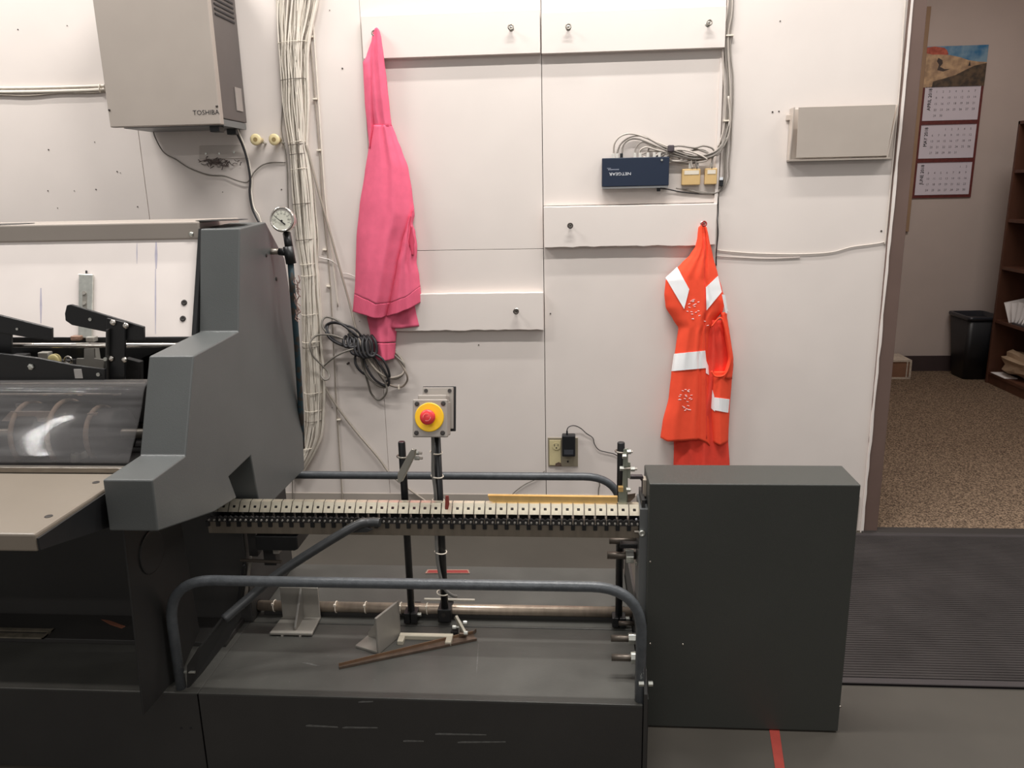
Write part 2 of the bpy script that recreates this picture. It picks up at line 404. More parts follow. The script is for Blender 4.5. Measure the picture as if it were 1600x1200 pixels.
# ---- pink hoodie
h0 = at(588, 50, y=-.05)
hd = thing('hoodie', h0, 'pink hooded sweatshirt hanging by its hood from the top left hook', 'hoodie')
back = Cloth([(440, 575), (490, 573), (512, 592), (520, 600)], [(440, 655), (470, 658), (490, 660), (515, 662)], [(440, .02), (515, .028)],
             [(.35, .0, .12, .006, 480), (.75, .1, .1, .005, 480)], y0=-.008)
back.mesh(430, [(0, 500), (.2, 513), (.5, 513), (1, 509)], name='back_panel', m=pink_m, parent=hd, nv=24)
cuff = Cloth([(470, 570), (492, 573), (530, 580), (563, 587)], [(470, 640), (500, 626), (512, 620), (560, 617)], [(470, .03), (563, .030)],
             [(.3, .1, .12, .006, 520), (.7, -.1, .1, .006, 520)], y0=-.010)
cuff.mesh(478, [(0, 535), (.5, 536), (1, 534)], name='sleeve', m=pink_m, parent=hd, nv=24)
cuff.mesh(lambda u: 535.5+math.sin(u*3.1), [(0, 562), (.5, 564), (1, 560)], name='cuff', m=pinkd_m, parent=hd, nv=16)
body = Cloth([(190, 582), (230, 576), (270, 570), (320, 562), (370, 557), (440, 555), (490, 551)],
             [(190, 611), (215, 620), (235, 628), (262, 638), (300, 644), (335, 648), (350, 645), (380, 634), (420, 624), (460, 616), (495, 606)],
             [(190, .038), (250, .046), (330, .055), (420, .060), (490, .055)],
             [(.25, .02, .14, .010, 300), (.62, -.01, .10, .012, 300), (.9, .0, .07, .008, 300), (.45, .04, .08, .006, 400)], y0=-.014)
body.mesh(lambda u: 195+0*u, [(0, 460), (.3, 468), (.6, 476), (1, 474)], name='body', m=pink_m, parent=hd)
body.mesh(lambda u: interp([(0, 459.5), (.3, 467.5), (.6, 475.5), (1, 473)], u), [(0, 487), (.25, 491), (.6, 497), (.8, 497), (1, 492)], name='hem_band', m=pinkd_m, parent=hd, nv=14)
right = Cloth([(330, 640), (380, 622), (420, 612), (460, 604), (497, 598)], [(320, 647), (350, 645), (362, 649), (385, 652), (410, 651), (430, 655), (460, 658), (490, 659)],
              [(320, .03), (380, .045), (490, .045)], [(.35, .02, .14, .012, 420), (.75, -.02, .12, .01, 420), (.55, .15, .08, .007, 450)], y0=-.012)
right.mesh(lambda u: interp([(0, 345), (.5, 335), (1, 322)], u), [(0, 476), (.5, 466), (1, 448)], name='side_panel', m=pink_m, parent=hd, nv=44)
right.mesh(lambda u: interp([(0, 475.5), (.5, 465.5), (1, 447.5)], u), [(0, 496), (.3, 491), (.6, 484), (1, 472)], name='hem_band', m=pinkd_m, parent=hd, nv=14)
pk = Cloth([(355, 641), (378, 634), (398, 641)], [(355, 645), (378, 649.5), (400, 648)], [(355, .050), (400, .056)], [], y0=-.010)
lab(pk.mesh(354, 399, nu=10, nv=20, name='pocket_opening', m=mat('pink_pocket_shade', (196, 66, 92), .95), parent=hd), 'pocket opening with its shade painted in darker pink')  # darker pink paints the shade inside the pocket opening
hood2 = Cloth([(50, 584), (90, 571), (96, 567), (120, 568), (160, 570), (200, 574), (232, 577)], [(50, 590), (90, 592), (160, 590), (200, 586), (232, 578)],
              [(50, .015), (120, .035), (232, .02)], [(.4, 0, .2, .006, 120)], y0=-.016)
hood2.mesh(52, 232, nu=18, nv=40, name='hood_flap', m=pink_m, parent=hd)
hood = Cloth([(46, 583.5), (60, 581), (90, 577), (130, 577), (170, 580), (197, 584)], [(46, 593), (60, 596), (90, 600), (130, 605), (170, 609), (197, 612)],
             [(46, .030), (70, .034), (150, .032), (197, .024)], [(.22, .02, .12, .008, 120), (.62, .03, .12, .010, 120)], y0=-.028)
hood.mesh(lambda u: 51-8*math.sin(math.pi*u)**.5, 196.5, nu=28, nv=44, name='hood', m=pink_m, parent=hd)
sm = MB(); sm.tube([hood.surf(interp(hood.L, 196)+(612-584)*i/16, 196, .0012) for i in range(17)], .0014, 6); sm.build('neck_seam', pinkd_m, hd, smooth=True)

# ---- orange vest
vt = thing('safety_vest', at(1098, 352, y=-.05), 'orange high-visibility vest with white reflective tape hanging beside the blue box', 'vest')
vback = Cloth([(660, 1050), (700, 1053), (740, 1052), (860, 1050)], [(500, 1137), (540, 1143), (570, 1146), (600, 1143), (650, 1139), (690, 1138), (724, 1140), (860, 1142)],
              [(500, .03), (860, .035)], [(.3, .02, .07, .010, 700), (.55, -.02, .06, .012, 700), (.8, .02, .06, .01, 700)], y0=-.006)
vback.L = [(500, 1080), (600, 1070), (660, 1052), (700, 1053), (740, 1052), (860, 1050)]
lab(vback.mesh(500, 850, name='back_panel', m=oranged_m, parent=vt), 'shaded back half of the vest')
vs = Cloth([(420, 1113), (480, 1110), (520, 1109), (585, 1110), (640, 1109), (700, 1113)], [(420, 1120), (445, 1127), (470, 1132), (500, 1137), (540, 1143), (570, 1146), (600, 1143), (640, 1140), (700, 1137)],
           [(420, .04), (700, .045)], [(.5, .05, .12, .006, 620)], y0=-.012)
vs.mesh(580, [(0, 690), (.5, 696), (1, 690)], nu=18, nv=36, name='side_panel', m=orange_m, parent=vt)
# arm opening rim
rim = catmull(ats([(1112, 510), (1124, 497), (1131, 505), (1139, 540), (1141, 565), (1133, 585), (1118, 588), (1112, 580)], y=-.062), 6)
MB().tube(rim, .0035, 6).build('arm_hole_binding', orange_m, vt, smooth=True)
vr = Cloth([(495, 1126), (520, 1131), (560, 1137), (590, 1128)], [(495, 1136), (520, 1140), (560, 1146), (590, 1144)], [(495, .04), (590, .045)], [], y0=-.014)
vr.mesh(488, 592, nu=10, nv=24, name='arm_hole_edge', m=orange_m, parent=vt)
vf = Cloth([(350, 1091), (372, 1089), (385, 1086), (398, 1078), (412, 1064), (428, 1048), (438, 1040), (460, 1038), (480, 1040), (500, 1052), (512, 1060), (540, 1056), (580, 1049), (620, 1045), (660, 1035), (690, 1031)],
           [(350, 1104), (372, 1108), (400, 1114), (430, 1122), (450, 1128), (470, 1133), (485, 1130), (500, 1118), (520, 1109), (560, 1107), (590, 1110), (640, 1111), (700, 1113)],
           [(350, .016), (380, .030), (430, .045), (500, .048), (600, .046), (700, .044)],
           [(.74, .0, .035, -.008, 450), (.40, -.05, .09, .005, 400), (.62, .02, .07, .005, 400), (.2, .02, .12, .004, 620)], y0=-.018)
vf.mesh(lambda u: 356-5*math.sin(math.pi*u), [(0, 684), (.15, 690), (.4, 689), (.75, 687), (.9, 692), (1, 702)], nu=44, nv=100, name='front_panel', m=orange_m, parent=vt)
for q, n_ in [([(1058, 417), (1077, 452), (1069, 483), (1040, 434)], 0), ([(1103, 449), (1122, 431), (1128, 456), (1104, 485)], 0),
              ([(1053, 553), (1102, 548), (1105, 575), (1049, 580)], 0), ([(1103, 562), (1107, 572), (1111, 588), (1103, 583)], 0)]:
    strip(vf, q, 'reflective_tape', refl_m, vt)
strip(vs, [(1112, 605), (1116, 619), (1117, 643), (1111, 638)], 'reflective_tape', refl_m, vt, nu=6)
strip(vs, [(1116, 621), (1140, 624), (1138, 645), (1116, 641)], 'reflective_tape', refl_m, vt, nu=6)
strip(vback, [(1128, 460), (1133, 461), (1138, 488), (1134, 490)], 'reflective_tape', refl_m, vt, off=.035, nu=4)
dots = MB()
def star(cx, cy, n, seed, cl):
    r = random.Random(seed)
    for i in range(n):
        x = cx+r.uniform(-12, 12); y = cy+r.uniform(-18, 18)
        if abs(x-cx)/13+abs(y-cy)/20 > 1.2: continue
        a = cl.surf(x-1.6, y+r.uniform(-1, 1), .0008); b = cl.surf(x+1.6, y+r.uniform(-1, 1), .0008); dots.tube([a, b], .0009, 5)
star(1085, 482, 30, 4, vf); star(1073, 624, 30, 9, vf); star(1103, 505, 5, 2, vf)
o = dots.build('reflective_specks', refl_m, vt); o['kind'] = 'stuff'
mb = MB(); mb.tube([vf.surf(1100+i*0.06, 370+i*5, -.001) for i in range(64)], .0022, 6); lab(mb.build('front_seam', oranged_m, vt, smooth=True), 'dark front closure')

# ================================================================== KEY TELEPHONE CABINET
ty = -.25
x0, x1 = at(172, 198, y=ty).x, at(345, 195, y=ty).x; z0 = 1.606; z1 = 2.12
tb = thing('wall_cabinet', ((x0+x1)/2, -.12, z0), 'beige metal equipment cabinet with grey side and black lettering high on the left wall', 'cabinet')
MB().box(x0, x1, ty, ty+.03, z0, z1).build('front_cover', beige_m, tb, bevel=.003)
MB().box(x0+.004, x1-.002, ty+.031, -.012, z0+.022, z1).build('body', greyen_m, tb, bevel=.003)
MB().box(x0+.03, x1-.004, ty+.034, -.02, z0-.002, z0+.02).build('bottom_tray', mat('dull_grey_metal', (120, 122, 122), .4, metal=.5), tb)
t = MB(); text(t, 'TOSHIBA', (at(322, 176, y=ty).x, ty-.001, at(322, 176, y=ty).z), .022, sx=1.05); lab(t.build('lettering', ink_m, tb), 'black maker lettering')
lb = MB(); p0 = at(375, 138, x=x1); lb.box(x1-.001, x1+.0015, -.10, -.045, 1.665, 1.745); lab(lb.build('rating_label', mat('faded_label', (150, 142, 136), .6), tb), 'pale rating label')
for k in range(7):
    MB().box(x1-.0015, x1+.001, -.20, -.04, 1.965+k*.016, 1.971+k*.016).build('vent_slot', ink_m, tb)
for (px, py) in [(171, 172), (339, 166)]:
    p = at(px, py, y=ty); MB().lathe(p, (0, -1, 0), [(0, .004), (.002, .004), (.003, .002)], 12).build('screw', mat('screw_dark', (70, 64, 60), .4, metal=.6), tb)
for y_ in (-.20, -.06): MB().box(x1-.055, x1-.02, y_-.02, y_+.02, z0-.022, z0-.002).build('rubber_foot', blackp_m, tb, bevel=.002)
# metal plate and lint under the cabinet
p = ats([(312, 228), (384, 226), (386, 247), (312, 249)], y=-.001); pl = MB(); pl.ext(p, (0, -.004, 0))
pr_ = tag(pl.build('mounting_plate', mat('painted_plate', (196, 186, 178), .5), bevel=.001), 'white painted metal plate on the wall under the beige cabinet', 'plate')
for (px, py) in [(322, 240), (343, 240), (366, 238)]:
    q = at(px, py, y=-.005); MB().cyl(q, q+Vector((0, -.003, 0)), .004, 10).build('screw', zinc_m, pr_)
li = MB(); rl = random.Random(5)
for i in range(60):
    c = at(340+rl.gauss(0, 13), 254+rl.gauss(0, 3.0), y=-.008); d_ = Vector((rl.gauss(0, .008), rl.uniform(-.004, .004), rl.gauss(0, .004)))
    li.tube([c-d_, c+Vector((0, -.004, rl.gauss(0, .003))), c+d_], .0016, 4)
tag(li.build('dust_tuft', lint_m), 'grey tuft of dust and fibres clinging under the metal plate', 'dust', kind='stuff')
# two cream spool stand-offs
for (px, py), l in [((399, 218), 'cream plastic spool peg nearer the cabinet'), ((428, 218), 'cream plastic spool peg beside the cable bundle')]:
    c = at(px, py, y=-.055); t = thing('spool_peg', (c.x, -.02, c.z), l, 'peg')
    MB().lathe((c.x, 0, c.z), (0, -1, 0), [(0, .010), (.04, .010), (.042, .019), (.053, .021), (.056, .018), (.056, .009)], 24).build('spool', cream_m, t, smooth=True)
    MB().disc((c.x, -.0562, c.z), (0, -1, 0), .008, 16).build('bore', mat('spool_bore', (150, 128, 84), .6), t)
    MB().cyl((c.x+.018, 0, c.z-.01), (c.x+.018, -.03, c.z-.01), .004, 10).build('stud', zinc_m, t)

# ================================================================== CABLES
def tiering(t, c, w, dpt, m, zt=.0025):
    P = [c+Vector((math.cos(a)*w, -abs(math.sin(a))*dpt-.001, .002*math.sin(a*2))) for a in [math.pi*i/14 for i in range(15)]]
    MB().tube(P, zt/2, 6).build('cable_tie', m, t, smooth=True)
spine = [(0, 464, 32), (60, 459, 24), (100, 459, 21), (160, 462, 20), (222, 466, 15), (240, 468, 14), (300, 474, 17), (374, 480, 17), (412, 483, 13), (430, 485, 13), (490, 487, 15), (540, 488, 15), (600, 491, 16), (655, 491, 14), (685, 487, 14), (712, 479, 9), (745, 462, 6)]
cb = thing('cable_bundle', at(490, 735, y=-.02), 'thick vertical bundle of cream cables tied along the wall behind the press', 'cable bundle')
def sp(k, py):
    for a, b in zip(spine, spine[1:]):
        if py <= b[0]: u = (py-a[0])/(b[0]-a[0]); return a[k]+(b[k]-a[k])*u
    return spine[-1][k]
rc = random.Random(11)
N = 60
for i in range(N):
    ph = rc.uniform(0, 6.28); fr = rc.uniform(.006, .014); lane = -1+2*(i+.5)/N; layer = rc.choice([0, 0, 1, 2])
    pts = []
    for py in [-30, 0, 35, 67, 95, 125, 160, 195, 222, 245, 270, 300, 335, 374, 412, 430, 460, 490, 515, 540, 575, 612, 655, 685, 712, 745]:
        l = max(-1, min(1, lane+.22*math.sin(ph+fr*py)*(1 if py not in (67, 125, 222, 412, 430, 540, 655) else .5)))
        cx = sp(1, max(0, py)); hw = sp(2, max(0, py))
        y = -.004-(.006+.010*layer)*max(.2, 1-l*l)**.5*(1 if py > 60 else .8)
        pts.append((cx+l*hw, py, y))
    m = cable2_m if rc.random() < .12 else (cable_m if rc.random() < .97 else greyc_m)
    pxtube(pts, 0, rc.choice([.0026, .003, .0034, .0038])if i != N-3 else .006, n=6, k=3).build('cable', m, cb, smooth=True)
for (py, dark) in [(67, 0), (125, 1), (222, 0), (226, 1), (241, 1), (264, 0), (318, 1), (374, 1), (412, 0), (430, 0), (490, 0), (533, 0), (541, 1), (612, 0), (640, 0), (656, 1), (698, 0)]:
    c = at(sp(1, py), py, y=-.003); w = sp(2, py)*.0023+.004
    tiering(cb, c, w, .034, tied_m if dark else tie_m)
# separate runs
def cable(name, pts, y, r, m, label, cat='cable', group=None, n=6, k=6):
    return tag(pxtube(pts, y, r, n=n, k=k).build(name, m, smooth=True), label, cat, group)
cable('thin_cable', [(437, -10), (436, 40), (440, 100), (442, 150), (440, 200), (446, 235), (449, 262), (450, 300), (452, 400), (455, 600), (458, 850)], -.008, .0022, greyc_m, 'thin grey cable down the left side of the cable bundle')
cable('thin_cable', [(480, -10), (485, 60), (492, 150), (500, 250), (505, 330), (515, 430), (520, 520), (526, 640), (532, 730), (536, 800)], -.006, .0030, cable2_m, 'long thin grey cable right of the bundle reaching down behind the rail')
cable('thin_cable', [(487, -10), (491, 60), (497, 150), (503, 240), (510, 330), (519, 400), (528, 480)], -.006, .0026, cable_m, 'thin cream cable running beside the long grey one')
CL = ['topmost white clip, above the pink hood tip', 'white clip on the thin cables level with the cabinet cable entry', 'white clip on the thin cables level with the spool pegs', 'white clip on the thin cable by the short wavy wire', 'white clip on the thin cable just above the coiled hank', 'lowest white clip, under the coiled hank']
for i, (px, py) in enumerate([(487, 58), (493, 155), (499, 235), (508, 390), (514, 447), (530, 655)]):
    p = at(px, py, y=0); c = MB().box(p.x-.008, p.x+.008, -.012, 0, p.z-.003, p.z+.003)
    tag(c.build('cable_clip', tie_m, bevel=.001), CL[i], 'clip', 'cable clips on the thin grey cable')
cable('white_wire', [(498, 402), (515, 406), (528, 415), (533, 426), (544, 428), (556, 433)], -.010, .0018, mat('white_wire', (232, 224, 218), .5), 'short wavy white wire left of the pink hoodie')
cable('cord', [(478, 225, -.02), (488, 262, -.02), (500, 308, -.02), (512, 350, -.02), (527, 405, -.02), (545, 470, -.025), (556, 513, -.04), (568, 548, -.055), (585, 575, -.05), (602, 588, -.045), (615, 590, -.04), (628, 585, -.035), (632, 575, -.022), (628, 562, -.012), (616, 548, -.006)], 0, .0045, cable2_m, 'thick light grey cord from the bundle into the coiled hank', n=8)
# coiled hank of cord hung beside the hoodie
def cc(pts, y=-.03): return [(470+x/7.5, 480+yy/7.5, y-.012*math.sin(i*1.3)) for i, (x, yy) in enumerate(pts)]
hk = thing('coiled_cord', at(560, 545, y=-.03), 'coiled hank of dark cord knotted at its middle under the hoodie sleeve', 'cord')
loops = [([(760, 400), (600, 330), (540, 240), (420, 150), (300, 115), (250, 170), (270, 260), (380, 340), (520, 370), (640, 420)], greyc_m, -.03, .0042),
         ([(760, 420), (600, 290), (460, 190), (360, 180), (295, 220), (300, 300), (370, 390), (520, 460), (700, 500)], cable3_m, -.04, .0048),
         ([(740, 380), (640, 260), (520, 210), (400, 185), (330, 200), (310, 260), (350, 340), (450, 420), (640, 480)], cable3_m, -.034, .0045),
         ([(640, 480), (520, 520), (400, 580), (300, 660), (250, 720), (240, 800), (280, 850), (330, 830), (320, 760), (250, 680), (150, 580), (110, 480), (115, 400), (180, 335), (270, 320), (380, 330), (500, 370)], greyc_m, -.062, .0038),
         ([(700, 560), (740, 720), (790, 900), (830, 1020), (910, 1085), (980, 1040), (1010, 950), (960, 800), (880, 640), (800, 540)], greyc_m, -.022, .0042),
         ([(720, 560), (770, 700), (850, 830), (940, 900), (1020, 920), (1030, 850), (960, 720), (870, 600), (800, 520)], cable3_m, -.04, .0048),
         ([(700, 570), (760, 780), (880, 900), (980, 940), (1000, 900), (930, 800), (820, 620), (760, 540)], greyc_m, -.03, .0045),
         ([(760, 540), (860, 700), (960, 800), (1040, 830), (1140, 830), (1210, 760), (1200, 660), (1130, 590), (1050, 520)], greyc_m, -.018, .0042),
         ([(780, 560), (900, 740), (1000, 880), (1100, 930), (1190, 930), (1250, 850), (1230, 760), (1160, 640), (1060, 540)], mat('taupe_cable', (150, 138, 126), .5), -.02, .0040),
         ([(820, 520), (950, 600), (1020, 720), (1040, 830), (1000, 870)], cable3_m, -.05, .0048),
         ([(640, 560), (640, 660), (700, 750), (760, 790)], cable3_m, -.045, .005)]
for pts, m, y, r in loops: pxtube(cc(pts, y), 0, r, n=7, k=5).build('cord_loop', m, hk, smooth=True)
for i in range(7):
    bx = 540+i*48; sl = 60
    P = [(bx-30, 330-i*3+abs(i-3)*10), (bx-60, 420), (bx-40, 520+i*5), (bx+20, 570+i*6-abs(i-4)*16), (bx+60, 500+i*2), (bx+45, 400), (bx, 330)]
    if i < 2: P = [(x+20, y_*.75+70) for x, y_ in P]
    ys = [-.03, -.055, -.066, -.06, -.052, -.048, -.03]
    pxtube([(470+x/7.5, 480+y_/7.5, yy) for (x, y_), yy in zip(P, ys)], 0, .0060, n=8, k=5).build('wrap', cable3_m, hk, smooth=True)
tie = at(623, 605, y=-.03); MB().box(tie.x-.002, tie.x+.002, -.034, -.018, tie.z-.008, tie.z+.008).build('cable_tie', tie_m, hk)
cable('cord', [(504, 594), (512, 612), (530, 640), (556, 674), (590, 714), (605, 735), (618, 748), (640, 765), (668, 785), (690, 800), (715, 822)], -.012, .0042, cable2_m, 'grey cord slanting down from the hank toward the rail', n=8)
nb = at(545, 567, y=0); tag(MB().cyl(nb, nb+Vector((0, -.02, 0)), .004, 8).build('nail', gap_m), 'dark nail stub under the coiled hank', 'nail')
# left wall cables and cabinet leads
for i, (dy, r, m, l) in enumerate([(0, .0055, cable_m, 'upper cream cable running along the wall to the beige cabinet'), (6, .0065, cable_m, 'thick lower cream cable running to the beige cabinet'), (10, .003, cable2_m, 'thin grey cable sagging under the two cream ones')]):
    cable('wall_cable', [(-900, 140+dy), (-400, 139+dy), (-40, 138+dy), (40, 137.5+dy+(i == 2)*2), (90, 136.5+dy-(i == 2)*1), (140, 135+dy), (164, 134+dy*.9)], -.008, r, m, l)
cl = MB(); cl.torus(at(156, 138, y=-.012), (1, .4, 0), .013, .0025); tag(cl.build('cable_loop', tie_m, smooth=True), 'white loop holding the cables at the cabinet edge', 'clip')
cable('power_lead', [(362, 183, -.10), (366, 200, -.07), (378, 225, -.03), (386, 250, -.02), (391, 280, -.015), (390, 300, -.015), (394, 325, -.015), (403, 345, -.02), (412, 362, -.03), (416, 420, -.03), (418, 600, -.02), (420, 860, -.02)], 0, .0042, cable3_m, 'black lead dropping from the beige cabinet behind the press', n=8)
cable('power_lead', [(366, 183, -.10), (371, 202, -.06), (382, 228, -.025), (389, 252, -.014), (393.5, 280, -.01), (393, 302, -.01), (397, 325, -.012), (407, 345, -.02), (412, 400, -.02), (414, 600, -.015), (416, 860, -.015)], 0, .003, cable_m, 'cream lead twisted with the black one under the beige cabinet', n=8)
cable('thin_lead', [(238, 199, -.05), (243, 216, -.02), (256, 238, -.01), (275, 249, -.008), (295, 262, -.008), (325, 273, -.008), (350, 275, -.008), (370, 282, -.01), (385, 285, -.012), (392, 278, -.014), (398, 268, -.01), (410, 258, -.008), (425, 254, -.006), (446, 254, -.006)], 0, .0024, greyc_m, 'thin dark lead looping from under the beige cabinet to the bundle')
cable('hose_end', [(318, 252), (330, 250), (345, 254)], -.006, .002, greyc_m, 'bit of wire in the dust under the plate')

# ================================================================== NETWORK SWITCH
ny = -.040
q = [at(939, 246, y=ny), at(1046, 248, y=ny), at(1046, 291, y=ny), at(939, 291, y=ny)]
x0, x1 = .118, q[1].x; zt, zb = at(990, 246, y=ny).z, at(990, 291, y=ny).z
ns = thing('network_switch', ((x0+x1)/2, -.02, zb), 'dark blue network box screwed upside down to the wall', 'network switch')
MB().box(x0, x1, ny, -.004, zb, zt).build('housing', navy_m, ns, bevel=.002)
MB().box(x0+.002, x1-.002, ny+.002, -.004, zb-.007, zb-.0005).build('rear_face', mat('grey_port_face', (150, 150, 150), .4, metal=.4), ns)
t = MB(); c = at(969, 271.5, y=ny); text(t, 'NETGEAR', (c.x, ny-.0008, c.z), .0145, (-1, 0, 0), (0, 0, -1), 1.25); lab(t.build('lettering', winkm, ns), 'white upside-down lettering')
sl_ = MB(); c = at(958, 265, y=ny)
for k in range(9): sl_.box(c.x-.018+k*.0045, c.x-.018+k*.0045+.0028, ny-.0008, ny, c.z-.002, c.z+.002)
sl_.box(c.x-.022, c.x-.008, ny-.0008, ny, c.z+.004, c.z+.0055); lab(sl_.build('small_print', mat('pale_print', (150, 156, 170), .6), ns), 'tiny pale print')
for px in (958, 964, 971, 992, 1000, 1012, 1022, 1030):
    p = at(px, 245, y=-.022); MB().box(p.x-.005, p.x+.005, -.028, -.016, zt-.001, zt+.016).build('plug', mat('clear_plug', (205, 200, 192), .3) if px != 971 else blackp_m, ns, bevel=.001)
p = at(1030, 292, y=-.02); MB().box(p.x-.008, p.x+.004, -.028, -.012, zb-.020, zb-.007).build('power_plug', blackp_m, ns)
p = at(1034, 250, y=ny); MB().cyl(p, p+Vector((0, -.003, 0)), .004, 10).build('screw', zinc_m, ns)
nc = thing('patch_cables', at(1040, 232, y=-.02), 'tangle of light grey patch cables gathered above the dark blue box', 'cables')
gc = mat('light_grey_cable', (190, 180, 170), .5, noise=.06)
gc2 = mat('mid_grey_cable', (142, 134, 126), .5, noise=.06)
nl = [([(1000, 242), (1020, 236), (1045, 240), (1062, 248), (1045, 254), (1022, 250), (1005, 245)], gc), ([(1060, 240), (1078, 250), (1092, 252), (1075, 256), (1052, 252), (1040, 244)], gc2), ([(1045, 236), (1065, 234), (1088, 240), (1105, 250), (1086, 254)], gc),
      ([(959, 240), (960, 225), (968, 214), (982, 209), (1000, 212), (1025, 222), (1050, 232), (1080, 245), (1100, 247)], gc),
      ([(964, 240), (970, 225), (985, 214), (1005, 213), (1030, 226), (1055, 236), (1085, 244), (1115, 238), (1130, 222), (1138, 200)], gc2),
      ([(972, 240), (974, 227), (984, 218), (1000, 218), (1025, 228), (1050, 238), (1085, 248), (1115, 243), (1133, 225), (1140, 198)], gc2),
      ([(992, 240), (994, 230), (1003, 222), (1015, 226), (1040, 240), (1065, 246), (1090, 249), (1118, 240), (1136, 215)], gc2),
      ([(999, 240), (1001, 234), (1010, 230), (1025, 234), (1050, 240), (1075, 246), (1100, 250), (1122, 240)], gc),
      ([(1012, 243), (1014, 232), (1022, 228), (1040, 232), (1060, 228), (1085, 232), (1110, 240), (1125, 238), (1140, 190)], gc2),
      ([(1022, 243), (1035, 240), (1055, 238), (1070, 245), (1062, 251), (1040, 250), (1024, 246), (1030, 240), (1050, 234), (1075, 242), (1085, 252)], gc),
      ([(1030, 246), (1045, 238), (1062, 236), (1078, 246), (1072, 252), (1050, 252), (1035, 248), (1048, 242), (1066, 240), (1090, 246)], gc2),
      ([(1040, 232), (1060, 228), (1085, 231), (1100, 228), (1115, 234), (1113, 250), (1111, 262)], gc2),
      ([(1082, 262), (1080, 252), (1086, 246), (1105, 244), (1122, 236), (1136, 218), (1141, 190), (1138, 150)], gc),
      ([(1089, 262), (1087, 252), (1085, 244), (1070, 240), (1055, 236)], gc2),
      ([(1112, 262), (1113, 248), (1108, 240), (1095, 234), (1078, 236)], gc2),
      ([(1066, 234), (1052, 240), (1036, 247), (1024, 250)], gc), ([(1050, 236), (1030, 243), (1018, 246)], gc2)]
rn = random.Random(2)
for pts, m in nl:
    ph = rn.uniform(-.012, .012)
    pxtube([(x, y, -.022+ph*math.sin(i*.8)) for i, (x, y) in enumerate(pts)], 0, .0032, n=6, k=5).build('patch_cable', m, nc, smooth=True)
p = at(1049, 232, y=-.04); MB().box(p.x-.012, p.x+.010, -.045, -.008, p.z-.012, p.z+.012).build('velcro_wrap', mat('dark_wrap', (74, 66, 70), .8), nc, bevel=.004)
ru = thing('cable_run', at(1137, 200, y=-.01), 'group of grey cables running up the wall right of the dark blue box', 'cables')
for i, (dx, m, r) in enumerate([(-6, gc, .003), (-3, gc2, .003), (0, gc2, .0034), (3, gc, .0028), (5, gc2, .0026)]):
    pxtube([(1143+dx*.6, -20, -.010), (1141+dx*.8, 20, -.012), (1136+dx, 55, -.012), (1137+dx, 90, -.012), (1140+dx, 120, -.010), (1140+dx, 160, -.010), (1138+dx, 195, -.010), (1136+dx*1.2, 225, -.010), (1134+dx, 255, -.010), (1133+dx, 280, -.008), (1122+dx*.3, 300, -.008), (1100-i*2, 303-i, -.008), (1088-i*8, 298-i, -.008)] if i in (1, 2, 4) else
           [(1143+dx*.6, -20, -.012), (1141+dx*.8, 20, -.014), (1135+dx, 55, -.014), (1136+dx, 100, -.013), (1139+dx, 160, -.013), (1137+dx, 200, -.013), (1128+dx, 230, -.014)], 0, r, n=6, k=5).build('cable', m, ru, smooth=True)
for (px, py) in [(1140, 56), (1136, 189)]:
    p = at(px, py, y=-.008); MB().box(p.x-.014, p.x+.013, -.019, 0, p.z-.0025, p.z+.0025).build('cable_tie', tie_m, ru, bevel=.001)
p = at(1127, 285, y=-.015); MB().box(p.x-.006, p.x+.006, -.022, -.008, p.z-.014, p.z+.014).build('barrel_connector', blackp_m, ru, bevel=.002)
p = at(1127, 279, y=-.023); MB().box(p.x-.006, p.x+.006, -.0235, -.022, p.z-.005, p.z+.005).build('tag', winkm, ru)
cable('power_lead', [(1031, 294, -.02), (1045, 296, -.01), (1065, 300, -.007), (1095, 303, -.006), (1115, 304, -.006), (1121, 308, -.006), (1122, 330, -.004), (1121, 345, -.03), (1122, 365, -.028), (1120, 385, -.026), (1119, 400, -.004), (1119, 415, -.004)], 0, .0022, cable3_m, 'thin black lead curving from the dark blue box down past the vest hook')
def adapter(x0p, x1p, y0p, y1p, l):
    a = at(x0p, y0p, y=-.022); b = at(x1p, y1p, y=-.022); t = thing('surface_jack', ((a.x+b.x)/2, -.01, b.z), l, 'wall jack')
    MB().box(a.x, b.x, -.022, -.0, b.z, a.z).build('housing', tan_m, t, bevel=.003)
    MB().box(a.x+.008, b.x-.006, -.0232, -.0220, a.z-.020, a.z-.006).build('label_strip', mat('label_cream', (222, 212, 196), .6), t)
    return t
a_ = adapter(1066, 1094, 264, 289, 'wider yellowed surface jack beside the dark blue box')
for px in (1078, 1089):
    p = at(px, 259, y=-.014); MB().box(p.x-.005, p.x+.005, -.02, -.008, p.z-.010, p.z+.010).build('plug', mat('clear_plug', (205, 200, 192), .3), a_, bevel=.001)
a_ = adapter(1102, 1120, 263, 288, 'narrower yellowed surface jack at the corner of the wall sheet')
p = at(1112, 259, y=-.014); MB().box(p.x-.005, p.x+.005, -.02, -.008, p.z-.010, p.z+.010).build('plug', mat('clear_plug', (205, 200, 192), .3), a_, bevel=.001)
cable('wall_cable', [(1121, 391), (1150, 394), (1180, 396), (1215, 397), (1260, 397), (1300, 394), (1330, 386), (1360, 382), (1380, 378), (1384, 368), (1400, 200), (1407, 120), (1412, 40), (1417, -20)], -.004, .0022, mat('painted_cable', (206, 196, 186), .6), 'thin painted cable along the right wall and up beside the door frame')
cable('wall_cable', [(1118, 400), (1150, 402), (1200, 404), (1250, 402)], -.004, .002, mat('painted_cable2', (196, 184, 176), .6), 'short painted cable right of the orange vest')

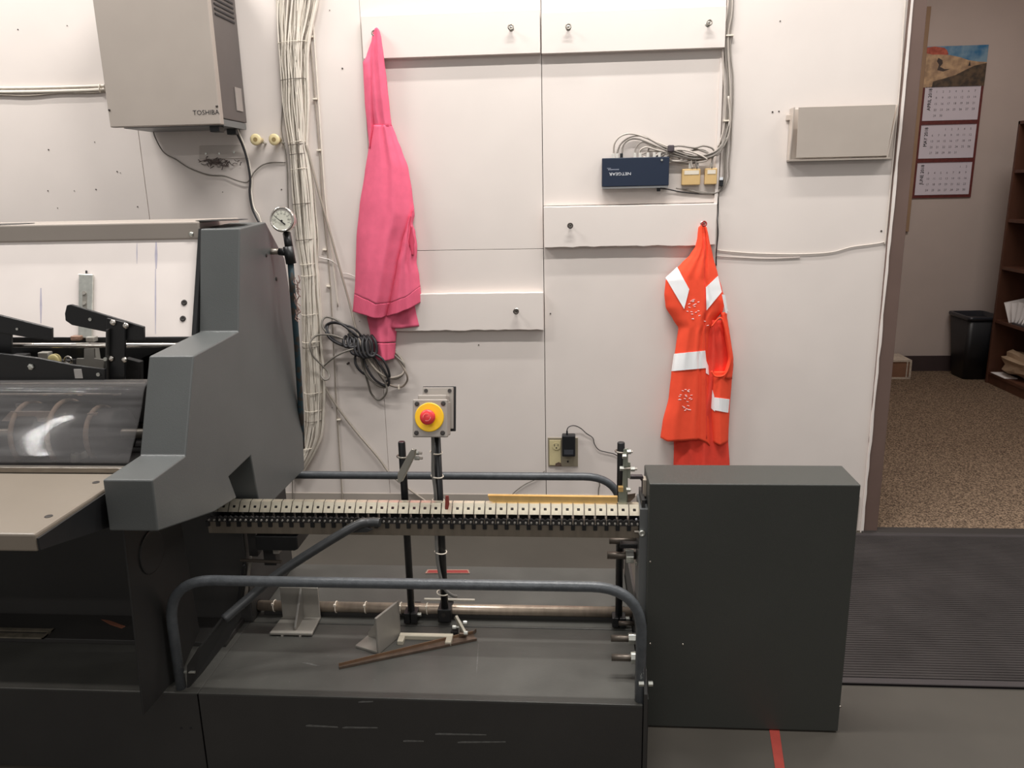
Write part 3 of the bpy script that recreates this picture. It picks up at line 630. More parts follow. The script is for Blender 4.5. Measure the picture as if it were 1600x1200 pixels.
# ================================================================== WALL FILE HOLDER
fh = thing('wall_file_holder', at(1315, 252, y=-.03), 'frosted plastic file holder mounted on the wall beside the door frame', 'file holder')
xa, xb_ = .783, 1.150; zt = 1.625; zb = 1.455; dp = .055
m_ = MB(); m_.ext([(at(1248, 168, y=-dp).x, -dp, zt), (at(1400, 165, y=-dp).x, -dp, zt), (at(1386, 246, y=-.03).x, -.03, zb), (at(1244, 249, y=-.03).x, -.03, zb)], (0, .0035, 0)); m_.build('front_panel', clear_m, fh, bevel=.001)
MB().box(xa, xb_, -.004, 0, zb-.012, zt-.002).build('back_panel', clear_m, fh, bevel=.001)
m_ = MB(); m_.ext([(xa, 0, zb-.006), (xa, 0, zt), (xa, -dp, zt), (xa, -.03, zb-.006)], (.004, 0, 0)); m_.build('end_panel', clear_m, fh)
m_ = MB(); xr = at(1397, 180, y=-.03).x; m_.ext([(xr, 0, zb-.006), (xr, 0, zt), (xr, -dp, zt), (xr-.012, -.03, zb-.006)], (.004, 0, 0)); m_.build('end_panel', clear_m, fh)
MB().box(xa, xr, -.034, 0, zb-.012, zb-.006).build('bottom_panel', mat('grubby_plastic', (150, 140, 130), .5), fh, bevel=.001)
MB().box(xa-.012, xa+.004, -.01, 0, 1.585, 1.605).build('mounting_tab', clear_m, fh, bevel=.002)

# ================================================================== OUTLET + WALL ADAPTER
a = at(856, 684, y=-.004); b = at(903, 729, y=-.004)
ou = thing('wall_outlet', ((a.x+b.x)/2, 0, b.z), 'two-gang outlet in a metal plate low on the wall beneath the seam', 'outlet')
MB().box(a.x, b.x, -.004, 0, b.z, a.z).build('cover_plate', mat('dull_metal_plate', (160, 150, 130), .45, metal=.3), ou, bevel=.001)
x_ = a.x
MB().box(x_+.006, x_+.052, -.007, -.004, b.z+.006, a.z-.010).build('outlet_plate', ivory_m, ou, bevel=.001)
so = MB(); cx = x_+.034
for (zc) in (a.z-.034,): so.cyl((cx, -.0075, zc), (cx, -.009, zc), .016, 24)
so.build('socket', ivory_m, ou)
sl = MB(); zc = a.z-.030
sl.box(cx-.009, cx-.0065, -.0095, -.0088, zc-.004, zc+.005); sl.box(cx+.0055, cx+.008, -.0095, -.0088, zc-.004, zc+.005); sl.cyl((cx, -.0088, zc-.011), (cx, -.0096, zc-.011), .003, 10)
sl.build('slots', ink_m, ou)
MB().cyl((x_+.080, -.004, b.z+.022), (x_+.080, -.007, b.z+.022), .004, 10).build('screw', ink_m, ou)
gr = MB(); gr.ext([(x_+.028, -.0072, b.z+.003), (x_+.055, -.0072, b.z+.003), (x_+.052, -.0072, b.z+.016), (x_+.043, -.0072, b.z+.020), (x_+.030, -.0072, b.z+.014)], (0, -.0008, 0))
lab(gr.build('torn_sticker', mat('torn_label', (96, 78, 66), .8, noise=.4, scale=200), ou), 'torn grubby sticker')
c0 = at(878, 681, y=-.045); c1 = at(899, 714, y=-.045)
pa = thing('power_adapter', ((c0.x+c1.x)/2, -.02, c1.z), 'black plug-in power adapter in the wall outlet with its lead looping right', 'power adapter')
MB().box(c0.x, c1.x, -.045, -.008, c1.z, c0.z).build('housing', blackp_m, pa, bevel=.004)
MB().box(c0.x+.008, c1.x-.008, -.0456, -.045, c1.z+.010, c1.z+.030).build('rating_label', mat('dark_label', (58, 60, 66), .5), pa)
pxtube([(886, 680, -.03), (886, 672, -.03), (889, 667, -.028), (897, 665, -.02), (907, 669, -.012), (916, 677, -.008), (926, 684, -.006), (929, 694, -.006), (936, 703, -.006), (950, 707, -.006), (961, 710, -.006), (974, 720, -.006), (985, 728, -.006)], 0, .0019, n=6, k=6).build('lead', cable3_m, pa, smooth=True)
MB().cyl(at(886, 681, y=-.03), at(886, 673, y=-.03), .0045, 8, .003).build('strain_relief', blackp_m, pa)
cable('thin_lead', [(851, 736), (838, 748), (820, 757), (805, 768), (797, 778), (790, 792), (788, 822)], -.006, .002, greyc_m, 'thin dark lead dropping behind the brass strip under the outlet')
cable('wire_stub', [(935, 750), (937, 758), (935, 770), (937, 822)], -.008, .0022, greyc_m, 'short wire stub hanging on the wall below the right rail bend')
p = at(935, 749, y=-.008); tag(MB().cyl(p, p+Vector((0, -.008, 0)), .004, 8).build('wall_screw', mat('screw_dark', (70, 64, 60), .4, metal=.6)), 'dark screw holding the short wire stub', 'screw')

# ================================================================== OFFICE CONTENTS
yc = 2.80
cal = thing('wall_calendar', (2.585, yc, 1.25), 'three-month wall calendar with desert mountain picture on the office wall', 'calendar')
MB().box(2.388, 2.783, yc, yc+.009, 1.246, 2.232).build('backing_card', maroon_m, cal)
# picture: layered flat shapes printed on a card
pw0, pw1, pz0, pz1 = 2.388, 2.783, 1.975, 2.232
def pm(n, c, c2=None, sc=14): return mat(n, c, .6, noise=.2, scale=sc, rgb2=c2, thr=(.4, .6))
pic = MB().box(pw0, pw1, yc-.002, yc, pz0, pz1).build('picture', pm('print_sky', (40, 104, 146), (120, 150, 168), 9), cal)
def poly(name, pts, m, k):
    mb = MB(); mb.ext([(pw0+(pw1-pw0)*u, yc-.002-k*.0005, pz0+(pz1-pz0)*v) for u, v in pts], (0, -.0005, 0)); mb.build(name, m, pic)
poly('red_cliff', [(0, .78), (0, .98), (.12, 1), (.28, .96), (.33, .9), (.36, .80), (.2, .7)], pm('print_cliff', (150, 64, 46), (184, 92, 70), 30), 1)
poly('sand_slope', [(0, 0), (0, .84), (.1, .80), (.22, .80), (.38, .78), (.55, .72), (.7, .64), (.85, .60), (1, .58), (1, 0)], pm('print_sand', (190, 158, 122), (150, 122, 96), 20), 2)
poly('dark_gully', [(.2, .72), (.27, .66), (.28, .58), (.24, .5), (.32, .44), (.42, .44), (.3, .38), (.2, .42), (.22, .55), (.18, .64)], pm('print_gully', (62, 50, 44)), 3)
poly('dark_slope', [(.14, 0), (.15, .14), (.3, .2), (.5, .28), (.66, .40), (.8, .50), (1, .56), (1, 0)], pm('print_dark', (56, 46, 36), (92, 74, 54), 24), 3)
poly('hiker', [(.7, .5), (.72, .62), (.74, .50)], ink_m, 4)
months = [('APRIL 2018', 0, 30, 1.715, 1.960), ('MAY 2018', 2, 31, 1.482, 1.700), ('JUNE 2018', 5, 30, 1.262, 1.470)]
months = [('APRIL 2018', 0, 30, at(1480, 188, y=yc).z, at(1480, 136, y=yc).z), ('MAY 2018', 2, 31, at(1480, 247, y=yc).z, at(1480, 195, y=yc).z), ('JUNE 2018', 5, 30, at(1480, 304, y=yc).z, at(1480, 254, y=yc).z)]
for name, off, nd, za, zb_ in months:
    pg = MB().box(2.402, 2.765, yc-.003, yc, za, zb_).build('month_page', mat('calendar_page', (206, 198, 206), .7, noise=.01), cal)
    t = MB(); text(t, name, (2.438, yc-.0038, zb_-.078), .031, (0, 0, 1), (-1, 0, 0), .95); text(t, name, (2.4392, yc-.0038, zb_-.0772), .031, (0, 0, 1), (-1, 0, 0), .95); t.build('month_name', ink_m, pg)
    t = MB()
    for d in range(1, nd+1):
        k = d-1+off; cx = 2.480+(k % 7)*.0415; cz = zb_-.030-(k//7)*.0385
        text(t, str(d), (cx, yc-.0038, cz), .020)
    dn_ = t.build('day_numbers', gink_m, pg); dn_['kind'] = 'stuff'
    sp_ = MB()
    for i in range(34): sp_.cyl((2.408+i*.0105, yc-.004, zb_-.004), (2.408+i*.0105, yc-.004, zb_+.006), .0016, 5)
    o = sp_.build('wire_binding', gink_m, pg); o['kind'] = 'stuff'
cbrd = tag(MB().box(2.16, 2.386, 2.79, 2.808, 1.016, 2.48).build('notice_board', frame2_m, bevel=.003), 'tan board on the office wall half hidden by the door frame', 'board')
# bookcase: open side faces left
bx0, by1, by0 = 2.859, 2.46, 1.30
bk = thing('bookcase', (bx0+.15, (by0+by1)/2, 0), 'dark brown wooden bookcase inside the office at the right edge', 'bookcase')
MB().box(bx0, bx0+.30, by1-.02, by1, 0, 1.72).build('side_panel', wood_m, bk, bevel=.001)
MB().box(bx0, bx0+.30, by0, by0+.02, 0, 1.72).build('side_panel', wood_m, bk, bevel=.001)
MB().box(bx0+.292, bx0+.30, by0+.02, by1-.02, 0, 1.70).build('back_panel', wood_m, bk)
MB().box(bx0, bx0+.30, by0, by1, 1.70, 1.72).build('top_panel', wood_m, bk, bevel=.001)
SH = [.085, .445, .80, 1.108, 1.42]
for z in SH: MB().box(bx0+.004, bx0+.292, by0+.02, by1-.02, z-.02, z).build('shelf', wood_m, bk, bevel=.001)
MB().box(bx0+.012, bx0+.024, by0+.02, by1-.02, 0, .065).build('plinth', wood_m, bk)
# waste bin
wx, wy = (at(1512, 595, z=0).x+bx0)/2-.005, 2.60
wx = 2.835; 
wn = thing('waste_bin', (wx, 2.63, 0), 'black plastic waste bin with liner beside the bookcase', 'bin')
def rrect(cx, cy, hx, hy, z, r=.03, n=5):
    P = []
    for (sx, sy, a0) in [(1, 1, 0), (-1, 1, 90), (-1, -1, 180), (1, -1, 270)]:
        for i in range(n+1): a = math.radians(a0+90*i/n); P.append((cx+sx*(hx-r)+r*math.cos(a), cy+sy*(hy-r)+r*math.sin(a), z))
    return P
def loft(rings, close=True):
    n = len(rings[0]); mb = MB(); vs = [p for r in rings for p in r]
    mb.add(vs, [(i*n+k, i*n+(k+1) % n, (i+1)*n+(k+1) % n, (i+1)*n+k) for i in range(len(rings)-1) for k in range(n)]+[list(range(n))[::-1]]+([list(range((len(rings)-1)*n, len(rings)*n))] if close else []))
    return mb
bwy = 2.635
loft([rrect(wx, bwy, .085, .10, 0), rrect(wx, bwy, .115, .15, .44), rrect(wx, bwy, .108, .143, .44), rrect(wx, bwy, .08, .095, .02)]).build('body', blackp_m, wn, smooth=True)
loft([rrect(wx, bwy, .117, .152, .425), rrect(wx, bwy, .124, .158, .437), rrect(wx, bwy, .122, .156, .452), rrect(wx, bwy, .104, .138, .452), rrect(wx, bwy, .100, .134, .40), rrect(wx, bwy, .09, .12, .40)]).build('liner', mat('bin_liner', (34, 36, 42), .3), wn, smooth=True)
# papers on the shelves
def crumple(name, c, sx, sy, sz, m, label, cat, seed):
    r = random.Random(seed); bm = bmesh.new(); bmesh.ops.create_icosphere(bm, subdivisions=3, radius=1)
    ph = [r.uniform(0, 6) for _ in range(6)]
    for v in bm.verts:
        k = 1+.18*math.sin(5*v.co.x+ph[0])*math.sin(4*v.co.y+ph[1])+.14*math.sin(9*v.co.z+ph[2]+3*v.co.x)+r.uniform(-.05, .05)
        v.co = Vector((v.co.x*sx, v.co.y*sy, v.co.z*sz))*k
    lo = min(v.co.z for v in bm.verts)
    mb = MB(); mb.v = [v.co+Vector(c)-Vector((0, 0, lo)) for v in bm.verts]; mb.f = [[v.index for v in f.verts] for f in bm.faces]; bm.free()
    return tag(mb.build(name, m), label, cat)
crumple('paper_bag', (bx0+.10, 2.20, SH[0]), .085, .20, .085, kraft_m, 'crumpled brown paper bag on the bottom shelf of the bookcase', 'bag', 3)
crumple('paper_cup', (bx0+.05, 2.22, SH[3]), .035, .045, .05, paper_m, 'crumpled white paper on the upper shelf at the right edge', 'paper', 8)
tg = MB()
for i in range(6):
    y = 2.30-i*.035; l = .10+.04*math.sin(i*2); a = .4+.25*i
    tg.ext([(bx0+.02, y, SH[1]+.001), (bx0+.16, y+.02, SH[1]+.001), (bx0+.15-.02*i, y+.03-.05*math.sin(a), SH[1]+.17-.02*i), (bx0-.01+.02*i, y+.05-.05*math.sin(a), SH[1]+.13+.01*i)], (0, .002, .0))
pg = tag(tg.build('loose_papers', paper_m), 'fanned white printed papers standing on the second shelf', 'papers')
pi = MB()
for i in range(5): pi.box(bx0+.03, bx0+.13, 2.298-.001, 2.2995, SH[1]+.03+i*.02, SH[1]+.034+i*.02)
tag(MB().box(bx0+.01, bx0+.20, 2.05, 2.25, SH[1], SH[1]+.012).build('magazine', mat('dark_cover', (60, 58, 62), .4), bevel=.001), 'dark magazine lying on the second shelf before the papers', 'magazine')
tag(MB().box(bx0+.0, bx0+.08, 2.22, 2.40, SH[0]-.002+.002, SH[0]+.004).build('paper_sheet', paper_m), 'white sheet lying on the bottom shelf beside the paper bag', 'paper')
# carton by the jamb
cx0 = 2.26; cxx = thing('carton', (2.33, 2.66, 0), 'small brown carton with torn pale edges behind the door frame', 'box')
MB().box(2.20, 2.395, 2.56, 2.78, .004, .135).build('box_body', mat('carton_brown', (128, 92, 70), .8, noise=.15), cxx, bevel=.003)
for (a, b, c_, d_) in [(2.20, 2.40, .128, .14), (2.20, 2.40, .004, .016)]: MB().box(a, b, 2.555, 2.785, c_, d_).build('edge_strip', mat('pale_edge', (186, 172, 156), .7, noise=.2, scale=60), cxx)
MB().box(2.386, 2.40, 2.552, 2.57, .016, .128).build('edge_strip', mat('pale_edge', (186, 172, 156), .7), cxx)
MB().box(2.366, 2.374, 2.552, 2.56, .016, .128).build('edge_strip', mat('pale_edge', (186, 172, 156), .7), cxx)

def onp(px, py, off=0):      # point on the leaning white panel, off = distance in front of it
    n = Vector((0, -.234, .103)).normalized(); p0 = Vector((0, -1.047, 1.264))+n*off; d = at(px, py, y=-1.1)-CAM
    return CAM+d*((p0-CAM).dot(n)/d.dot(n))
PN = Vector((0, -.234, .103)).normalized()
# ================================================================== TRIMMER UNIT (left machine)
XS = -.82; XL = -.922
tr = thing('trimmer_machine', (-1.3, -1.2, 0), 'large grey trimming press filling the left side with stepped side cover', 'machine')
# side cover
prof = [(-1.071, 1.288), (-.898, 1.296), *[tuple(at(a, b, x=-.82))[1:] for a, b in ((445, 404), (453, 457), (463, 560), (472, 648), (476, 733))], (-1.022, .545), (-1.125, .552), (-1.150, .717), (-1.284, .711), (-1.255, .645), (-1.377, .66), (-1.616, .722), (-1.612, .829), (-1.473, .831), (-1.384, 1.030), (-1.142, 1.040)]
mb = MB(); mb.ext([(XS, y, z) for y, z in prof], (XL-XS, 0, 0)); lab(mb.build('side_cover', paint_m, tr, bevel=.0035, seg=3), 'stepped grey side cover')
# top beam with oval openings
mb = MB().box(-3.2, XL-.012, -1.052, -.80, 1.262, 1.306); tbm = lab(mb.build('top_beam', beige_m, tr, bevel=.004), 'beige top beam')
for px in (45, 303):
    c = at(px, 348, z=1.3065); mb = MB(); mb.lathe((c.x, -.99, 1.3063), (0, 0, 1), [(0, .065), (.0008, .065)], 32); mb.build('oval_opening', black_m, tbm)
MB().lathe(at(299, 366, y=-1.052), (0, -1, 0), [(0, .0065), (.002, .0065), (.004, .003)], 12).build('screw', zinc_m, tbm, smooth=True)
MB().ext([(XL-.012, -1.056, 1.288), (XL-.012, -1.158, 1.035), (XL-.012, -.90, 1.035), (XL-.012, -.90, 1.288)], (.011, 0, 0)).build('gap_filler', black_m, tr)  # black filler makes the open gap beside the cover read dark
# cream back panel
bp_ = MB(); bp_.ext([(-3.2, -1.047, 1.264), (-3.2, -1.150, 1.030), (-3.2, -1.145, 1.030), (-3.2, -1.042, 1.264)], (3.2+XL-.016, 0, 0))
bp = lab(bp_.build('splash_panel', white_m, tr), 'white rear panel')
for (px, py) in [(288, 473), (286, 498)]: MB().lathe(onp(px, py), PN, [(0, .0075), (.002, .0075), (.003, .005), (.0015, .003)], 16).build('screw', mat('dark_screw', (66, 62, 60), .4, metal=.5), bp, smooth=True)
stm = mat('blue_grey_streak', (176, 170, 184), .5, noise=.1, scale=30)
for (xa, ya, yb, w) in [(244, 378, 420, 2.2), (243, 420, 522, 1.2), (214, 380, 412, .8), (64, 450, 505, 1.6)]:
    P = [onp(*q, .0001) for q in [(xa-w*.4, ya), (xa+w*.4, ya), (xa+w, (ya+yb)/2), (xa+w*.3, yb), (xa-w*.3, yb), (xa-w, (ya+yb)/2)]]; m_ = MB(); m_.ext(P, PN*.0003); m_.build('rub_mark', stm, bp)
# slotted gauge bar on the panel
sb = MB(); sb.ext([onp(*q, .008) for q in [(123, 428), (145, 429), (143, 528), (122, 528)]], PN*-.006); sbo = lab(sb.build('slotted_bar', zinc_m, tr, bevel=.001), 'bright slotted bar')
m_ = MB(); m_.ext([onp(*q, .008) for q in [(129, 460), (136, 460), (136, 486), (129, 486)]], PN*.0006); m_.build('slot', mat('slot_shadow', (120, 116, 108), .5), sbo)
for py in (458, 474): MB().lathe(onp(132, py, .008), PN, [(0, .005), (.003, .005)], 12).build('screw', cast_m, sbo)
MB().cyl(onp(135, 427, .004), onp(135, 423, .004), .0025, 8).build('pin', ink_m, sbo)
# body
lowb = MB().box(-3.2, -.875, -1.125, -.80, .222, .78); lab(lowb.build('lower_body', pmach, tr, bevel=.004), 'dark lower body')
MB().box(-3.2, XL-.005, -1.06, -.82, .78, 1.0).build('inner_body', black_m, tr)
MB().box(-3.2, -.885, -1.40, -1.12, .70, .78).build('under_frame', inner_m, tr, bevel=.004)
MB().box(XL-.006, XL-.001, -1.40, -1.05, .74, .93).build('inner_side_plate', black_m, tr)
MB().box(-3.2, -.90, -1.245, -1.125, .222, .236).build('ledge', pmach, tr, bevel=.002)
m_ = MB(); rw = random.Random(4)
for i in range(34):
    px = rw.uniform(-60, 115); p = at(px, 964+rw.uniform(0, 4)+px*.012, y=-1.1262); m_.box(p.x, p.x+rw.uniform(.004, .04), -1.1266, -1.125, p.z, p.z+.001)
o = m_.build('edge_scratches', scr_m, tr); o['kind'] = 'stuff'
ls = MB(); a = at(0, 982, z=.237); b = at(68, 998, z=.237); ls.box(a.x-.2, b.x, b.y, b.y+.02, .236, .240).box(a.x-.2, b.x, a.y-.012, a.y, .236, .240).box(b.x-.006, b.x, b.y, a.y, .236, .241)
lab(ls.build('channel_plate', mat('grimy_aluminium', (120, 112, 98), .5, metal=.4, noise=.3, scale=40), tr), 'grimy channel plate')
ls = MB(); P = ats([(158, 968), (172, 970), (196, 979), (190, 982), (172, 976)], z=.2365); ls.ext(P, (0, 0, .001)); lab(ls.build('rust_spot', mat('rust', (126, 78, 58), .8, noise=.3), tr), 'rusty scrape')
# guard plate with pointed foot
XG = -.950
gp = [at(195, 832, x=XG), at(225, 1118, x=XG), at(264, 1072, x=XG), at(280, 1060, x=XG), at(312, 985, x=XG), at(285, 832, x=XG)]
for k in (0, 5): gp[k].z += .03
m_ = MB(); m_.ext(gp, (-.004, 0, 0)); lab(m_.build('guard_plate', mat('black_guard', (30, 29, 28), .5), tr, bevel=.001), 'black hanging guard plate with pointed foot')
c = at(236, 862, x=XG); m_ = MB(); m_.lathe((XG-.001, c.y, c.z), (1, 0, 0), [(0, .050), (.004, .050), (.005, .047)], 36); lab(m_.build('round_boss', mat('black_guard', (30, 29, 28), .5), tr), 'round boss')
# delivery table
zt_ = .800; xr_ = -.937
ta = MB(); ta.ext([(-3.2, -1.50, zt_), (xr_, -1.50, zt_), (xr_, -1.80, zt_), (-3.2, -1.80, zt_)], (0, 0, -.034)); tab = lab(ta.build('delivery_table', table_m, tr, bevel=.004), 'cream delivery table')
for (px, py) in [(76, 807), (150, 754)]:
    c = at(px, py, z=zt_); MB().lathe((c.x, c.y, zt_), (0, 0, 1), [(0, .007), (.001, .007), (.0015, .004)], 16).build('screw', mat('dark_screw', (66, 62, 60), .4, metal=.5), tab)
wd = MB(); wd.ext([(xr_+.002, -1.52, zt_-.006), (xr_+.002, -1.80, zt_-.008), (xr_+.002, -1.80, zt_-.030), (xr_+.002, -1.60, .722), (xr_+.002, -1.50, .722)], (.004, 0, 0)); lab(wd.build('table_bracket', black_m, tr), 'black side bracket under the table')
# rail below the transparent guard
MB().box(-3.2, XL-.012, -1.50, -1.485, .800, .812).build('table_rail', steel_m, tr, bevel=.001)
MB().box(-3.2, XL-.012, -1.485, -1.44, .770, .800).build('rail_groove', black_m, tr)
# transparent guard, bent sheet
pl_ = bpy.data.materials.new('clear_acrylic'); pl_.use_nodes = True; nt = pl_.node_tree; b = nt.nodes['Principled BSDF']
b.inputs['Base Color'].default_value = (.20, .195, .195, 1); b.inputs['Roughness'].default_value = .07; b.inputs['IOR'].default_value = 1.3
tr_n = nt.nodes.new('ShaderNodeBsdfTransparent'); tr_n.inputs[0].default_value = (.88, .86, .85, 1); mx = nt.nodes.new('ShaderNodeMixShader'); mx.inputs[0].default_value = .13
no = nt.nodes.new('ShaderNodeTexNoise'); no.inputs['Scale'].default_value = 9; rp = nt.nodes.new('ShaderNodeMapRange'); rp.inputs[3].default_value = .05; rp.inputs[4].default_value = .45
nt.links.new(no.outputs[0], rp.inputs[0]); nt.links.new(rp.outputs[0], mx.inputs[0])
nt.links.new(tr_n.outputs[0], mx.inputs[1]); nt.links.new(b.outputs[0], mx.inputs[2]); nt.links.new(mx.outputs[0], nt.nodes['Material Output'].inputs['Surface'])
path = [(-1.470, .814), (-1.405, .868), (-1.365, .905), (-1.345, .930), (-1.330, .944), (-1.310, .951), (-1.285, .953)]
path = [tuple(v)[1:] for v in catmull([(0, y, z) for y, z in path], 4)]
xe = -.982; V = []; Fa = []
for y, z in path: V += [(-3.2, y, z), (xe+(.02 if y < -1.40 else .0)*0+.03*(-(y+1.285))/.185, y, z)]
n_ = len(V)
for y, z in path: V += [(-3.2, y+.003, z-.003), (xe+.03*(-(y+1.285))/.185, y+.003, z-.003)]
for i in range(len(path)-1):
    a = 2*i; Fa += [(a, a+1, a+3, a+2), (n_+a, n_+a+2, n_+a+3, n_+a+1), (a+1, n_+a+1, n_+a+3, a+3)]
Fa += [(0, n_, n_+1, 1)]
mb = MB(); mb.v = [Vector(v) for v in V]; mb.f = Fa; lab(mb.build('clear_guard', pl_, tr, smooth=True), 'transparent plastic guard')
MB().box(-3.2, -.99, -1.300, -1.262, .938, .949).build('guard_mount', steel_m, tr, bevel=.003)
hg = MB(); hg.ext([(-.975, -1.30, .90), (-.975, -1.23, .90), (-.975, -1.23, .965), (-.975, -1.27, .965)], (.025, 0, 0)); hg.build('hinge_block', pmach, tr, bevel=.003)
# rollers behind the guard
for (px, r, m) in [(60, .070, inner_m), (118, .075, inner_m), (170, .060, inner_m)]:
    c = at(px, 700, y=-1.32)
    MB().lathe((c.x-.022, -1.30, .825), (1, 0, 0), [(0, r*.55), (0, r), (.006, r+.002), (.045, r+.002), (.05, r), (.05, r*.5)], 36).build('belt_pulley', m, tr, smooth=True)
    MB().torus((c.x-.024, -1.30, .825), (1, 0, 0), r+.004, .006, 36, 6).build('belt', mat('belt_tan', (158, 138, 122), .7), tr, smooth=True)
MB().cyl((-3.2, -1.30, .825), (-.95, -1.30, .825), .012, 16).build('pulley_shaft', steel_m, tr, smooth=True)
for q_ in ([(2, 658), (16, 643), (84, 643), (82, 652), (78, 659)], [(101, 645), (113, 655), (104, 664)], [(136, 646), (153, 645), (151, 649), (137, 649)], [(143, 672), (158, 675), (156, 700), (140, 690)]):
    m_ = MB(); m_.ext(ats(q_, y=-1.345), (0, .003, 0)); m_.build('inner_plate', mat('pale_inner_plate', (196, 180, 168), .5), tr)
MB().box(-3.2, -.95, -1.22, -1.20, .83, .93).build('rear_bar', inner_m, tr)
m_ = MB(); m_.bar(at(118, 718, y=-1.36), at(163, 695, y=-1.33), .016, .008); m_.build('finger_lever', zinc_m, tr, bevel=.002)
MB().cyl(at(118, 709, y=-1.37), at(118, 722, y=-1.37), .010, 16).build('lever_boss', zinc_m, tr)
MB().cyl((-3.2, -1.25, .908), (-1.08, -1.25, .908), .003, 8).build('thin_rod', chrome_m, tr)
for px in (29, 67, 100): 
    p = at(px, 636, y=-1.26); MB().cyl(p, p+Vector((0, 0, .008)), .006, 10).build('rod_collar', zinc_m, tr)
# chrome cross rod
p = at(18, 538, y=-1.16); q2 = at(262, 540, y=-1.16)
MB().cyl((p.x-.3, -1.205, at(18, 538, y=-1.205).z), (XL-.004, -1.205, at(262, 540, y=-1.205).z), .0062, 16).build('cross_rod', chrome_m, tr, smooth=True)
# machinery behind arms
for (px, py, w, h, m, y) in [(68, 562, 10, 22, cast_m, -1.185), (142, 552, 9, 26, cast_m, -1.195), (100, 570, 16, 14, inner_m, -1.18), (208, 578, 10, 18, inner_m, -1.185), (30, 560, 12, 12, inner_m, -1.18), (122, 588, 7, 8, zinc_m, -1.19), (117, 529, 8, 7, mat('bronze_block', (150, 118, 100), .4, metal=.5), -1.17), (140, 531, 7, 8, cast_m, -1.17), (190, 530, 14, 4, inner_m, -1.17)]:
    a = at(px-w, py-h/2, y=y); b = at(px+w, py+h/2, y=y); MB().box(a.x, b.x, y, y+.02, b.z, a.z).build('mechanism_block', m, tr, bevel=.002)
m_ = MB(); m_.ext(ats([(119, 560), (131, 560), (131, 545), (147, 545), (147, 560), (163, 562), (161, 576), (140, 575), (119, 571)], y=-1.205), (0, .006, 0)); m_.build('clamp_plate', cast_m, tr, bevel=.001)
MB().lathe(at(88, 561, y=-1.20), (0, -1, 0), [(0, .014), (.012, .014), (.013, .012), (.013, .004)], 20).build('plastic_roller', mat('roller_yellow', (214, 198, 140), .4), tr, smooth=True)
MB().torus(at(107, 563, y=-1.20), (0, -1, 0), .009, .003).build('snap_ring', chrome_m, tr, smooth=True)
for (px, py) in [(141, 576), (141, 587)]:
    MB().cyl(at(px, py, y=-1.20), at(px, py+9, y=-1.20), .0085, 14).build('knurled_fitting', zinc_m, tr, smooth=True)
MB().cyl(at(141, 597, y=-1.20), at(141, 632, y=-1.20), .0085, 12).build('hose_stub', black_m, tr, smooth=True)
MB().cyl(at(141, 596, y=-1.20), at(141, 599, y=-1.20), .011, 12).build('collar', zinc_m, tr)
m_ = MB(); m_.tube(catmull(ats([(73, 604), (78, 596), (88, 594), (97, 598)], y=-1.26), 5), .006, 8); m_.build('strap_loop', mat('dull_strap', (92, 86, 80), .6), tr, smooth=True)
# black swing arms
def plate(name, pts, y, t, m=black_m, lb_=None, parent=tr, bev=.0015):
    m_ = MB(); m_.ext(ats(pts, y=y), (0, t, 0)); o = m_.build(name, m, parent, bevel=bev)
    if lb_: lab(o, lb_)
    return o
a1 = plate('swing_arm', [(104, 477), (110, 476), (165, 493), (195, 502), (224, 511), (224, 532), (195, 532), (166, 519), (112, 508), (102, 501), (101, 490)], -1.24, .010, lb_='black swing arm')
plate('arm_post', [(166, 497), (195, 504), (194, 606), (166, 606)], -1.25, .008, lb_='black upright of the swing arm')
plate('arm_post_edge', [(165, 515), (168, 515), (166, 606), (163, 606)], -1.262, .012, m=pmach)
for (px, py) in [(177, 504), (197, 509), (174, 560), (195, 562)]:
    MB().lathe(at(px, py, y=-1.251), (0, -1, 0), [(0, .0075), (.003, .0075), (.006, .005), (.007, .002)], 16).build('dome_bolt', chrome_m, tr, smooth=True)
MB().lathe(at(141, 499, y=-1.241), (0, -1, 0), [(0, .004), (.002, .004)], 12).build('screw', zinc_m, a1)
a2 = plate('swing_arm', [(-60, 474), (0, 493), (80, 513), (80, 532), (40, 527), (0, 520), (-60, 505)], -1.24, .010, lb_='black swing arm at the frame edge')
plate('arm_post', [(-60, 505), (17, 522), (17, 560), (-60, 560)], -1.232, .008)
MB().lathe(at(27, 514, y=-1.241), (0, -1, 0), [(0, .003), (.002, .003)], 12).build('screw', zinc_m, a2)
a3 = plate('lower_arm', [(-60, 548), (5, 553), (60, 560), (110, 570), (163, 577), (163, 600), (-60, 607)], -1.275, .010, lb_='long black lower arm')
MB().lathe(at(49, 573, y=-1.276), (0, -1, 0), [(0, .0075), (.004, .0075), (.006, .004)], 6).build('hex_bolt', zinc_m, a3)
m_ = MB(); c = at(122, 584, y=-1.277); m_.box(c.x-.009, c.x+.009, -1.2775, -1.275, c.z-.011, c.z+.011); m_.build('label', mat('label_grey', (180, 176, 172), .6), a3)
for (px, py) in [(154, 585), (165, 561)]: MB().lathe(at(px, py, y=-1.276), (0, -1, 0), [(0, .0045), (.003, .0045)], 10).build('screw', zinc_m, a3)
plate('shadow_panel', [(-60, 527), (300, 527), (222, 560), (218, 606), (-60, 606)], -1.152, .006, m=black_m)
plate('arm_pivot_block', [(195, 560), (218, 566), (218, 600), (195, 598)], -1.20, .02, m=inner_m)
# side cover details
for (px, py, r) in [(432, 436, .006), (416, 399, .005)]:
    c = at(px, py, x=XS); MB().lathe((XS, c.y, c.z), (1, 0, 0), [(0, r), (.002, r), (.003, r*.5)], 12).build('screw', mat('dark_screw', (66, 62, 60), .4, metal=.5), tr)

